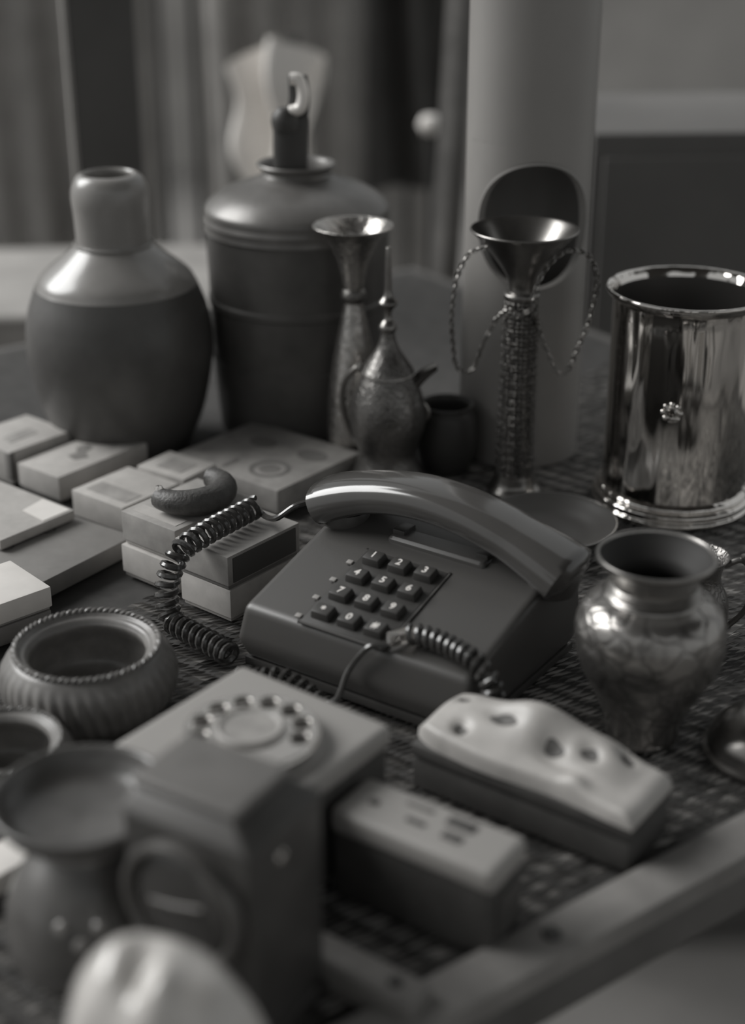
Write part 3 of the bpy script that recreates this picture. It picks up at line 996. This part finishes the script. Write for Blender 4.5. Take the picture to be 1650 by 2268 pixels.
# ------------------------------------------------------------------ dark squat pot behind
dp = thing('squat_pot', 'black squat round pot between coffee pot and pale pipe', 'pot', (0.0535, 1.000, 0))
MB().lathe([(0, 0)] + smp([(0.016, 0.0), (0.0180, 0.003), (0.0210, 0.016), (0.0218, 0.030), (0.0200, 0.042), (0.0178, 0.046), (0.0186, 0.0490), (0.0172, 0.0490), (0.0158, 0.045), (0.0175, 0.028), (0.0, 0.006)], 5), 48).build('body', 'iron', dp)
MB().torus(0.0186, 0.0010, Matrix.Translation((0, 0, 0.0492)), 40, 8).build('rim', 'iron', dp)

# ------------------------------------------------------------------ tall trumpet candle vase with chain
tv = thing('trumpet_candlestick', 'tall brass trumpet stand with beaded column and wide cup', 'candlestick', (0.099, 0.9591, 0))
MB().lathe([(0, 0)] + smp([(0.0185, 0.0), (0.0190, 0.0025), (0.0155, 0.0065), (0.0135, 0.0140)], 5), 40).build('foot', 'brass_plain', tv)
MB().lathe(smp([(0.0135, 0.0135), (0.0130, 0.030), (0.0121, 0.0788), (0.0112, 0.1391)], 10), 40, None, None).build('column', 'brass_dots', tv)
MB().lathe(smp([(0.0112, 0.1385), (0.0120, 0.1400), (0.0120, 0.1425), (0.0088, 0.1440)], 4), 40).build('collar', 'brass_plain', tv)
MB().lathe(smp([(0.0088, 0.1432), (0.0092, 0.1490), (0.0125, 0.1575), (0.0236, 0.1726), (0.0330, 0.1825), (0.0354, 0.1846), (0.0356, 0.1856), (0.0345, 0.1858), (0.0310, 0.1825), (0.0215, 0.1720), (0.0105, 0.1580), (0.0, 0.1560)], 6), 64).build('cup', 'brass_plain', tv)
# raised beads of the column
beads = MB()
for zi in range(20):
    zz = 0.020 + zi * 0.0060
    rr = 0.0131 - (0.0131 - 0.0113) * (zz - 0.02) / 0.12
    for k in range(16):
        a_ = 2 * math.pi * (k + 0.5 * (zi % 2)) / 16
        c_ = Vector((rr * math.cos(a_), rr * math.sin(a_), zz))
        beads.lathe([(0, -0.0013), (0.0011, -0.0006), (0.0011, 0.0006), (0, 0.0013)], 6, Matrix.Translation(c_))
o = beads.build('column_beads', 'brass_plain', tv)
o['kind'] = 'stuff'


def chain(pts, link, mbx):
    p = cat(pts, 30)
    L = 0
    nxt = 0
    k = 0
    for a_, b_ in zip(p, p[1:]):
        L += (b_ - a_).length
        if L >= nxt:
            t_ = (b_ - a_).normalized()
            q = t_.to_track_quat('X', 'Z').to_matrix().to_4x4()
            mx = Matrix.Translation(b_) @ q @ Matrix.Rotation(R(90) * (k % 2) + 0.4, 4, 'X') @ Matrix.Diagonal((1.55, 0.9, 1, 1))
            mbx.torus(link * 0.36, link * 0.14, mx, 12, 6)
            nxt += link * 0.80
            k += 1
    return mbx


def tpx(u, v, y=0.957):
    """offset from the candlestick axis for a chain point"""
    return Vector(((u - 1133) * 0.000291 - 0.0005, y - 0.9591, 0.1852 - (v - 508) * 0.000326))


nk = thing('chain_necklace', 'thin link chain draped in two loops around the trumpet stand', 'necklace', (0.099, 0.9591, 0))
lp = [tpx(1052, 537, .950), tpx(1012, 556), tpx(985, 610), tpx(976, 680), tpx(980, 745), tpx(992, 797), tpx(1026, 800), tpx(1052, 740), tpx(1080, 690), tpx(1100, 655, .9415)]
chain(lp, 0.0042, MB()).build('chain_loop', 'brass_plain', nk)
rp_ = [tpx(1155, 655, .9415), tpx(1160, 615, .9415), tpx(1185, 572, .945), tpx(1230, 545, .950), tpx(1280, 560), tpx(1303, 610), tpx(1292, 690), tpx(1270, 750), tpx(1246, 806), tpx(1220, 800), tpx(1178, 720), tpx(1160, 665, .9415)]
chain(rp_, 0.0042, MB()).build('chain_loop', 'brass_plain', nk)
mid_ = [tpx(1100, 655, .9415), tpx(1125, 668, .9400), tpx(1155, 655, .9415)]
chain(mid_, 0.0042, MB()).build('chain_loop', 'brass_plain', nk)

# dark shallow dish under / beside the candlestick
dish = thing('dark_dish', 'dark glossy shallow dish behind the telephone handset', 'dish', (0.1150, 0.880, 0))
MB().lathe([(0, 0)] + smp([(0.024, 0.0), (0.026, 0.002), (0.036, 0.007), (0.0430, 0.0125), (0.0440, 0.0135), (0.0430, 0.0140), (0.034, 0.009), (0.022, 0.004), (0, 0.0035)], 5), 64).build('body', 'black_plastic', dish)
MB().torus(0.0437, 0.0007, Matrix.Translation((0, 0, 0.0136)), 64, 6).build('rim', 'brass_plain', dish)

# ------------------------------------------------------------------ pale pipe with a round opening
TR_, TT = 0.0440, 0.0030
pipe = thing('pale_pipe', 'tall pale grey pipe with a large round opening', 'pipe', (0.1090, 1.0430, 0))
PH = 0.62
hole_z, hole_a = 0.1760, R(-88)
ha, hb = R(55), 0.0425          # half angle and half height of the opening
NA = 96
mb = MB()


def pt(r, a_, z):
    return (r * math.cos(a_), r * math.sin(a_), z)


ring_n = 64
wa, wz0, wz1 = R(72), hole_z - 0.055, hole_z + 0.055
def border(k):
    """point on rectangle border for direction k"""
    an = 2 * math.pi * k / ring_n
    c_, s_ = math.cos(an), math.sin(an)
    f = 1 / max(abs(c_), abs(s_))
    return c_ * f * wa, hole_z + s_ * f * 0.055
def hole_pt(k):
    an = 2 * math.pi * k / ring_n
    f = 1.0
    return ha * math.cos(an) * f, hole_z + hb * math.sin(an)
for r, inner in ((TR_, False), (TR_ - TT, True)):
    vs, fs = [], []
    for q in range(9):
        w_ = q / 8
        for k in range(ring_n):
            a0, z0 = hole_pt(k)
            a1, z1 = border(k)
            vs.append(pt(r, hole_a + a0 + (a1 - a0) * w_, z0 + (z1 - z0) * w_))
    for q in range(8):
        for k in range(ring_n):
            k2 = (k + 1) % ring_n
            fs.append((q * ring_n + k, q * ring_n + k2, (q + 1) * ring_n + k2, (q + 1) * ring_n + k))
    mb.add(vs, fs)
    # the rest of the wall
    def wall(a0, a1, z0, z1, nu, nv, r=r):
        mb.grid(lambda u, v: pt(r, hole_a + a0 + (a1 - a0) * u, z0 + (z1 - z0) * v), nu, nv)
    wall(wa, 2 * math.pi - wa, wz0, wz1, 48, 4)
    wall(0, 2 * math.pi, 0.0, wz0, 72, 3)
    wall(0, 2 * math.pi, wz1, PH, 72, 6)
body_pipe = mb.build('pipe_wall', 'pvc', pipe, angle=60)
lipm = MB()
vs, fs = [], []
for q, r in enumerate((TR_ + 0.0012, TR_ + 0.0016, TR_ - TT - 0.0004)):
    for k in range(ring_n):
        a0, z0 = hole_pt(k)
        sc = (1.035, 1.0, 0.985)[q]
        vs.append(pt(r, hole_a + a0 * sc, hole_z + (z0 - hole_z) * sc))
for q in range(2):
    for k in range(ring_n):
        k2 = (k + 1) % ring_n
        fs.append((q * ring_n + k, q * ring_n + k2, (q + 1) * ring_n + k2, (q + 1) * ring_n + k))
lipm.add(vs, fs).build('opening_rim', 'pvc', pipe)
MB().lathe([(TR_ - TT - 0.0005, 0.0), (TR_ - TT - 0.0005, PH)], 64).build('pipe_lining', 'pvc_in', pipe) if False else None

# ------------------------------------------------------------------ polished tankard cylinder
tk = thing('polished_cylinder', 'mirror polished metal cylinder pot with rolled rim and ringed base', 'pot', (0.2065, 0.9435, 0))
MB().lathe([(0.0484, 0.0150), (0.0482, 0.020)] + [(0.0482 + 0.0004 * i / 20, 0.020 + 0.120 * i / 20) for i in range(1, 21)] + [(0.0492, 0.1445)], 96).build('wall', 'polished', tk, angle=80)
MB().lathe(smp([(0.0492, 0.1440), (0.0518, 0.1462), (0.0536, 0.1490), (0.0534, 0.1508), (0.0515, 0.1508), (0.0495, 0.1485), (0.0478, 0.1450)], 4), 96).build('rim', 'polished', tk)
MB().lathe([(0.0478, 0.1450), (0.0472, 0.135), (0.0468, 0.010), (0.0, 0.009)], 72).build('inside', 'polished_in', tk)
MB().lathe([(0, 0)] + smp([(0.0524, 0.0), (0.0540, 0.0015), (0.0540, 0.0035), (0.0527, 0.0048), (0.0527, 0.0055), (0.0540, 0.0068), (0.0540, 0.0092), (0.0524, 0.0105), (0.0510, 0.0112), (0.0518, 0.0128), (0.0508, 0.0145), (0.0484, 0.0158)], 4), 96).build('ringed_base', 'polished', tk)
# small embossed crest on the front
ca = math.atan2(-0.9435, -0.2065) + R(0)
cmx = Matrix.Rotation(ca - R(5), 4, 'Z') @ Matrix.Translation((0.0486, 0, 0.0810)) @ Matrix.Rotation(R(90), 4, 'Y')
cmx = cmx @ Matrix.Diagonal((1.2, 1.2, 1, 1))
cr = MB().torus(0.0030, 0.0009, cmx, 28, 8)
for k in range(8):
    an = R(45 * k)
    cr.lathe([(0, 0.0010), (0.0010, 0.0006), (0.0014, 0), (0, -0.001)], 10, cmx @ Matrix.Translation((0.0046 * math.cos(an), 0.0046 * math.sin(an), 0)))
cr.torus(0.0018, 0.0008, cmx @ Matrix.Translation((0.0, 0, 0.0006)), 16, 6)
for k in range(5):
    an = R(40 + 25 * k)
    cr.lathe([(0, 0.0012), (0.0012, 0.0006), (0.0015, 0), (0, -0.001)], 10, cmx @ Matrix.Translation((0.0085 * math.sin(R(-60 + 30 * k)) * 0.6 + 0.0, 0, 0)) @ Matrix.Translation((0.004 + 0.006 * math.cos(an), 0.006 * math.sin(an) - 0.004, 0)))
cr.build('embossed_crest', 'polished', tk)

# ------------------------------------------------------------------ brass vase
va = thing('brass_vase', 'engraved round brass vase with wide rim and ringed neck', 'vase', (0.1377, 0.6477, 0))
MB().lathe([(0, 0)] + smp([(0.0180, 0.0), (0.0186, 0.0020), (0.0185, 0.0050), (0.0215, 0.0165), (0.0290, 0.0320), (0.0350, 0.0450), (0.0374, 0.0585), (0.0362, 0.0690), (0.0310, 0.0770), (0.0240, 0.0805)], 6), 72).build('body', 'vase_brass', va)
MB().lathe([(0.0240, 0.0803), (0.0232, 0.0815), (0.0238, 0.0822), (0.0228, 0.0832), (0.0232, 0.0842), (0.0218, 0.0852), (0.0222, 0.0862), (0.0210, 0.0872), (0.0211, 0.0890)], 64).build('neck', 'brass_plain', va)
MB().lathe(smp([(0.0211, 0.0888), (0.0225, 0.0925), (0.0262, 0.0975), (0.0287, 0.0998), (0.0293, 0.1012), (0.0290, 0.1026), (0.0278, 0.1026), (0.0270, 0.1012)], 4), 64).build('rim', 'brass_plain', va)
MB().lathe(smp([(0.0270, 0.1012), (0.0255, 0.0985), (0.0222, 0.0940), (0.0190, 0.0890), (0.0200, 0.0820), (0.0300, 0.0700), (0.0320, 0.0560), (0.0180, 0.0200), (0, 0.0100)], 4), 64).build('inside', 'vase_inside_shade', va)  # near-black colour paints the shade inside the brass vase
for k, (an, zz, s_) in enumerate(((-150, 0.050, 1.0), (-108, 0.036, 0.0), (-35, 0.052, 1.0), (30, 0.05, 1.0), (90, 0.05, 1.0))):
    if not s_:
        continue
    vs, fs = [], []
    def vr(z):
        q = smp([(0.0180, 0.0), (0.0186, 0.0020), (0.0185, 0.0050), (0.0215, 0.0165), (0.0290, 0.0320), (0.0350, 0.0450), (0.0374, 0.0585), (0.0362, 0.0690), (0.0310, 0.0770)], 6)
        for (ra, za), (rb, zb) in zip(q, q[1:]):
            if za <= z <= zb:
                return ra + (rb - ra) * (z - za) / max(1e-9, zb - za)
        return q[-1][0]
    nr = 28
    vs.append(pt(vr(zz) + 0.0007, R(an), zz))
    for q in range(1, 6):
        for t_ in range(nr):
            th = 2 * math.pi * t_ / nr
            w_ = 1 + 0.10 * math.cos(6 * th)
            z_ = zz + 0.0118 * q / 5 * math.sin(th) * w_
            a_ = R(an) + R(17) * q / 5 * math.cos(th) * w_
            vs.append(pt(vr(z_) + (0.0007 if q < 5 else -0.0002), a_, z_))
    for t_ in range(nr):
        t2 = (t_ + 1) % nr
        fs.append((0, 1 + t_, 1 + t2))
        for q in range(4):
            fs.append((1 + q * nr + t_, 1 + q * nr + t2, 1 + (q + 1) * nr + t2, 1 + (q + 1) * nr + t_))
    MB().add(vs, fs).build('medallion', 'old_brass', va)

# small brass creamer with curling handle, mostly hidden behind the vase
cm = thing('brass_creamer', 'small brass creamer with curled handle peeping out behind the round vase', 'creamer', (0.1800, 0.740, 0))
MB().lathe([(0, 0)] + smp([(0.014, 0.0), (0.0155, 0.002), (0.0195, 0.016), (0.0190, 0.030), (0.0140, 0.042), (0.0150, 0.0520), (0.0175, 0.0560), (0.0168, 0.0565), (0.0135, 0.0510), (0.0125, 0.042), (0.0170, 0.028), (0, 0.005)], 5), 40).build('body', 'old_brass', cm)
MB().sweep(cat([(0.0140, -0.004, 0.0520), (0.0240, -0.006, 0.0560), (0.0300, -0.008, 0.0440), (0.0280, -0.008, 0.0280), (0.0200, -0.006, 0.0160), (0.0175, -0.005, 0.0130)], 8), 0.0017, 10).build('handle', 'brass_plain', cm)
MB().lathe([(0, 0.003), (0.0020, 0.002), (0.0026, 0), (0.0020, -0.002), (0, -0.003)], 14, Matrix.Translation((0.0245, -0.006, 0.0575))).build('thumb_rest', 'brass_plain', cm)

# ------------------------------------------------------------------ carved bowls
def carved_bowl(label, loc, s, rz=0.0):
    t_ = thing('carved_bowl', label, 'bowl', loc, rz, 'carved bowls with roped rims')
    prof = smp([(0.0300, 0.0), (0.0325, 0.0015), (0.0420, 0.0110), (0.0452, 0.0215), (0.0440, 0.0305), (0.0400, 0.0370), (0.0378, 0.0392)], 8)
    prof = [(r * s, z * s) for r, z in prof]

    def flute(r, z, a_):
        w_ = max(0, math.sin(math.pi * min(1, z / (0.037 * s))))
        return r + 0.0009 * s * w_ * math.sin(40 * a_ + z / s * 190)
    MB().lathe([(0, 0)] + prof, 320, None, flute).build('body', 'carved', t_)
    MB().lathe([(r * s, z * s) for r, z in smp([(0.0378, 0.0390), (0.0366, 0.0402), (0.0350, 0.0396), (0.0338, 0.0384), (0.0320, 0.0378), (0.0306, 0.0360), (0.0300, 0.0330), (0.0345, 0.0220), (0.0300, 0.0080), (0.0, 0.0060)], 4)], 64).build('inner_lip', 'carved', t_)
    # roped rim: twisted strand
    rope = MB()
    nrope = 900
    for ph in (0, math.pi):
        pts_ = []
        for i in range(nrope + 1):
            a_ = 2 * math.pi * i / nrope
            tw = a_ * 34 + ph
            rr = 0.0368 * s + 0.0008 * s * math.cos(tw)
            pts_.append((rr * math.cos(a_), rr * math.sin(a_), 0.0404 * s + 0.0008 * s * math.sin(tw)))
        rope.sweep(pts_, 0.00095 * s, 6, cap=False)
    rope.build('roped_rim', 'carved', t_)
    return t_


carved_bowl('larger carved bowl with roped rim in front of the pale cases', (-0.1471, 0.6692, 0), 1.0)
carved_bowl('smaller carved bowl at the left picture edge behind the dark goblet', (-0.1755, 0.5950, 0), 0.76, R(20))

# ------------------------------------------------------------------ dome lid at right edge
lid = thing('metal_dome_lid', 'shiny metal dome lid cut off by the right picture edge', 'lid', (0.1975, 0.6290, 0))
MB().lathe([(0.0300, 0.0010), (0.0318, 0.0015), (0.0322, 0.0035), (0.0300, 0.0050)], 64).build('brim', 'brass_plain', lid)
MB().lathe(smp([(0.0300, 0.0045), (0.0285, 0.0110), (0.0235, 0.0180), (0.0150, 0.0228), (0.0060, 0.0245), (0.0040, 0.0260)], 5) + [(0, 0.0262)], 64).build('dome', 'brass_plain', lid)
MB().lathe(smp([(0.0030, 0.0255), (0.0026, 0.0280), (0.0052, 0.0315), (0.0048, 0.0345), (0.0, 0.0362)], 5), 28).build('knob', 'brass_plain', lid)

# ------------------------------------------------------------------ dark goblet at lower left
gb = thing('dark_goblet', 'dark footed bowl with thick rim and ringed waist at lower left', 'goblet', (-0.1155, 0.4900, 0))
MB().lathe([(0, 0)] + smp([(0.0310, 0.0), (0.0345, 0.003), (0.0350, 0.0160), (0.0325, 0.0290), (0.0260, 0.0410), (0.0185, 0.0500), (0.0170, 0.0525)], 6), 64).build('foot', 'dark_ceramic', gb)
MB().lathe(smp([(0.0170, 0.0520), (0.0196, 0.0535), (0.0200, 0.0552), (0.0180, 0.0572)], 4), 56).build('waist_ring', 'glaze_grey', gb)
MB().lathe(smp([(0.0178, 0.0570), (0.0240, 0.0600), (0.0310, 0.0650), (0.0342, 0.0695), (0.0355, 0.0722), (0.0357, 0.0738), (0.0346, 0.0748), (0.0328, 0.0736), (0.0300, 0.0690), (0.0230, 0.0640), (0.0, 0.0610)], 6), 72).build('bowl', 'dark_ceramic', gb)
for k in range(3):
    MB().lathe([(0, 0.0022), (0.0022, 0.0016), (0.0032, 0), (0, -0.001)], 14, Matrix.Rotation(R(-100 + 14 * k), 4, 'Z') @ Matrix.Translation((0.0308 if k != 1 else 0.0330, 0, 0.0325 if k != 1 else 0.0265)) @ Matrix.Rotation(R(70), 4, 'Y')).build('glaze_boss', 'glaze_grey', gb)

# ------------------------------------------------------------------ dark lantern
ln = thing('dark_lantern', 'dark metal box lantern with round glass lens in the foreground', 'lantern', (-0.056, 0.461, 0), R(-31))
# local: -y is the lens side, turned to the left front
LWd, LDp = 0.058, 0.048
MB().box(-LWd / 2, LWd / 2, -LDp / 2, LDp / 2, 0.0, 0.092).build('body', 'lamp_metal', ln, bevel=0.003, bseg=3)
a, b = LWd / 2 + 0.001, LDp / 2 + 0.001
vs = [(-a, -b, 0.0915), (a, -b, 0.0915), (a, b, 0.0915), (-a, b, 0.0915),
      (-a * .88, -b * .70, 0.100), (a * .62, -b * .70, 0.100), (a * .62, b * .62, 0.100), (-a * .88, b * .62, 0.100)]
MB().add(vs, [(3, 2, 1, 0), (4, 5, 6, 7), (0, 1, 5, 4), (1, 2, 6, 5), (2, 3, 7, 6), (3, 0, 4, 7)]).build('shoulder', 'lamp_metal', ln, bevel=0.0015, bseg=3, angle=50)
MB().box(-a * .92, a * .66, -b * .75, b * .67, 0.0998, 0.1040).build('hood', 'lamp_hood_lit', ln, bevel=0.0014, bseg=3, angle=50)  # lighter colour on top stands in for the reflected sky
# lens on the side turned to the left front
lm = Matrix.Translation((0, -LDp / 2, 0.062)) @ Matrix.Diagonal((1.17, 1, 1.17, 1)) @ Matrix.Rotation(R(90), 4, 'X')
MB().lathe([(0.0220, -0.001), (0.0228, 0.004), (0.0222, 0.0062), (0.0204, 0.0066), (0.0194, 0.0050), (0.0190, 0.0020)], 56, lm).build('bezel', 'lamp_bezel', ln)
MB().lathe(smp([(0.0193, 0.0025), (0.0150, 0.0048), (0.0080, 0.0062), (0.0, 0.0066)], 5), 48, lm).build('lens', 'lamp_glass', ln)
MB().sweep([lm @ Vector((-0.010, 0.0, 0.0062)), lm @ Vector((0.0, 0.002, 0.0072)), lm @ Vector((0.010, 0.004, 0.0062))], 0.0009, 8).build('lens_glint', 'lamp_bezel', ln)  # thin bar standing in for a faint reflection on the glass
MB().lathe([(0, 0.0014), (0.0020, 0.0010), (0.0026, 0), (0, -0.0005)], 14, Matrix.Translation((LWd / 2, -0.004, 0.080)) @ Matrix.Rotation(R(90), 4, 'Y')).build('rivet', 'chrome', ln)
MB().box(-LWd / 2 - .003, LWd / 2 + .003, -LDp / 2 - .003, LDp / 2 + .003, 0, 0.005).build('foot_plate', 'lamp_metal', ln, bevel=0.001)

# ------------------------------------------------------------------ pale glossy shell in the foreground
sh = thing('porcelain_shell', 'pale glossy ribbed shell ornament at the bottom picture edge', 'ornament', (-0.068, 0.374, 0), R(-12))
def shell(u, v):
    th = 2 * math.pi * u
    ph = math.pi / 2 * v
    rr = math.cos(ph) ** 0.6
    rib = 1 + 0.035 * math.sin(7 * th) * math.sin(2 * ph)
    x = 0.037 * rr * math.cos(th) * rib
    y = 0.026 * rr * math.sin(th) * rib
    z = 0.030 + 0.063 * math.sin(ph) ** 0.9
    z += 0.004 * gs(x, y, -0.014, 0.004, 0.010, 0.012) - 0.006 * gs(x, y, -0.006, -0.006, 0.005, 0.010)
    z += 0.003 * gs(x, y, 0.004, -0.010, 0.004, 0.014)
    z -= 0.30 * max(0, x - 0.000) * v
    return (x, y, z)
mb = MB().grid(shell, 96, 32)
mb.build('shell_top', 'porcelain', sh, angle=80)
MB().lathe([(0, 0), (0.020, 0.0), (0.022, 0.002), (0.020, 0.012), (0.024, 0.028), (0.030, 0.032), (0, 0.034)], 48, Matrix.Diagonal((1.1, 0.8, 1, 1))).build('base', 'porcelain', sh)

# ------------------------------------------------------------------ things behind the stall
post = thing('square_post', 'dark square post with its lit left edge painted pale behind the stoneware jug', 'post', (-0.266, 1.52, -0.80), R(12))
MB().box(-0.032, 0.032, -0.032, 0.032, 0, 2.15).build('shaft', 'paint_dark', post, bevel=0.004)
MB().box(-0.036, -0.0315, -0.033, 0.033, 0, 2.15).build('lit_edge', 'cloth_pale', post, smooth=False)  # pale strip puts the light on the left face into the colour

bt2 = thing('covered_table', 'low neighbouring table under a pale cloth at left behind the jug', 'table', (-0.30, 1.83, -0.80), R(5))
MB().box(-0.40, 0.22, -0.16, 0.16, 0.675, 0.712).build('table_top', 'cloth_mid', bt2, bevel=0.01, bseg=3)
def skirt(u, v):
    x = -0.40 + 0.62 * u
    return (x, -0.165 - 0.006 * math.sin(x * 60) * (1 - v) - 0.01 * (1 - v), 0.555 + 0.145 * v)
mb = MB().grid(skirt, 60, 6)
mb.grid(lambda u, v: tuple(Vector(skirt(u, v)) + Vector((0, 0.003, 0))), 60, 6)
mb.build('cloth_skirt', 'cloth_mid', bt2)
for sx_ in (-0.37, 0.19):
    for sy_ in (-0.12, 0.12):
        MB().box(sx_ - .015, sx_ + .015, sy_ - .015, sy_ + .015, 0, 0.675).build('leg', 'wood_dark', bt2, smooth=False)


def drape(name, label, loc, w, h_, m, folds, amp, rz=0.0, taper=1.0, group=None, lean=0.0, peak=0.0):
    t_ = thing(name, label, 'cloth', loc, rz, group)
    def f(u, v, off=0.0):
        k = taper + (1 - taper) * v
        x = (u - 0.5) * w * k + lean * (1 - v)
        y = amp * math.sin(u * folds * 2 * math.pi + 1.3 * math.sin(v * 2)) + 0.4 * amp * math.sin(u * folds * 5 + v * 3) + off
        top = h_ * (1 - peak * (abs(u - 0.62) * 1.9) ** 1.6 )
        if peak:
            x += 0.010 * math.sin(7 * v + 4 * u) * (1 - v * 0.3)
            y += 0.012 * math.sin(9 * v + 6 * u)
        return (x, y, top * v)
    mb_ = MB().grid(f, 80, 20)
    mb_.grid(lambda u, v: f(u, v, 0.004), 80, 20)
    mb_.build('fabric', m, t_)
    if peak:
        MB().box(w * 0.12 - 0.006, w * 0.12 + 0.006, 0.02, 0.032, -0.80 - loc[2], h_).build('stand_pole', 'wood_dark', t_, smooth=False)
        return t_
    MB().sweep([(-w / 2 - 0.02, 0, h_), (w / 2 + 0.02, 0, h_)], 0.006, 10).build('rod', 'wood_dark', t_)
    for s_ in (-1, 1):
        MB().box(s_ * (w / 2 + 0.012) - 0.005, s_ * (w / 2 + 0.012) + 0.005, -0.005, 0.005, -0.80 - loc[2], h_ + 0.004).build('stand_pole', 'wood_dark', t_, smooth=False)
    return t_


drape('hanging_curtain', 'grey curtain in soft folds right of the dark post', (-0.135, 2.30, -0.62), 0.24, 1.30, 'cloth_mid', 4, 0.012)
drape('hanging_curtain', 'dull curtain behind the mouth of the metal can', (-0.02, 3.1, -0.70), 0.34, 1.40, 'cloth_mid', 4, 0.015)
drape('hanging_curtain', 'dark curtain at the far left behind everything', (-0.62, 2.6, -0.70), 0.50, 1.40, 'cloth_mid', 6, 0.018)
drape('white_cloth', 'bright white cloth hanging behind the upright handle', (-0.142, 2.08, -0.06), 0.19, 0.235, 'cloth_white', 2.3, 0.020, R(-46), 0.55, peak=0.28)
drape('dark_coat', 'dark coat hanging as a triangle behind pipe and can', (0.038, 2.40, -0.10), 0.135, 0.42, 'cloth_dark', 2.5, 0.016, 0, 1.5)
drape('pale_shawl', 'pale shawl hanging between dark coat and pale pipe', (0.150, 2.9, 0.02), 0.14, 0.24, 'cloth_pale', 3, 0.016, 0, 0.9)

kn = thing('highlight_ball', 'small pale ball added for a blurred highlight before the dark coat', 'ball', (0.076, 2.0, -0.80))  # ball and stick made up to imitate an out-of-focus highlight
MB().lathe(smp([(0.0, 0.857), (0.010, 0.859), (0.0155, 0.870), (0.010, 0.881), (0.0, 0.883)], 6), 24).build('ball', 'cloth_white', kn)
MB().sweep([(0, 0, 0), (0, 0, 0.86)], 0.004, 8).build('stick', 'iron', kn)
MB().lathe([(0, 0), (0.06, 0), (0.06, 0.01), (0, 0.02)], 24).build('foot', 'iron', kn)

lk = thing('leaning_plank', 'pale narrow plank leaning left of the pale pipe', 'plank', (0.045, 1.60, -0.08), 0)
mb = MB()
mb.sweep([(0.0, 0, -0.70), (0.048, 0, 0.40)], 0.016, 4, up=(0, 1, 0), flat=0.5)
mb.build('board', 'wood_pale', lk, smooth=False)

cb = thing('dark_cabinet', 'tall dark cabinet behind the polished cylinder at right', 'cabinet', (0.40, 1.56, -0.80), R(4))
MB().box(-0.20, 0.30, -0.12, 0.12, 0, 0.962).build('body', 'paint_dark', cb, bevel=0.004)
for k in range(2):
    dr_ = MB().box(-0.19 + 0.245 * k, 0.045 + 0.245 * k, -0.128, -0.119, 0.05, 0.94).build('door', 'paint_dark', cb, bevel=0.002)
    MB().lathe([(0, 0.014), (0.006, 0.012), (0.008, 0.006), (0.004, 0.0), (0, 0)], 16, Matrix.Translation((0.030 + 0.045 * k, -0.128, 0.55)) @ Matrix.Rotation(R(90), 4, 'X')).build('knob', 'brass_plain', dr_)

# unseen rugs added behind the camera to put streaks into the polished metal
words = ('leftmost', 'second from left', 'third from left', 'fourth from left', 'middle', 'fourth from right', 'third from right', 'second from right', 'rightmost')
for i, (x, y, w, m) in enumerate(((-1.25, -0.6, 0.22, 'cloth_dark'), (-0.86, -1.0, 0.16, 'cloth_white'), (-0.58, -1.2, 0.20, 'cloth_dark'),
                                  (-0.30, -1.3, 0.12, 'cloth_white'), (-0.06, -1.2, 0.20, 'cloth_dark'), (0.24, -1.3, 0.12, 'cloth_white'),
                                  (0.52, -1.2, 0.24, 'cloth_dark'), (0.84, -1.1, 0.14, 'cloth_white'), (1.15, -0.8, 0.26, 'cloth_dark'))):
    drape('streak_rug', ('white' if m == 'cloth_white' else 'dark') + ' unseen rug added for streak reflections, ' + words[i] + ' of nine', (x, y, -0.70), w, 1.7, m, 2, 0.01, R(-35), group='unseen rugs added for reflections')
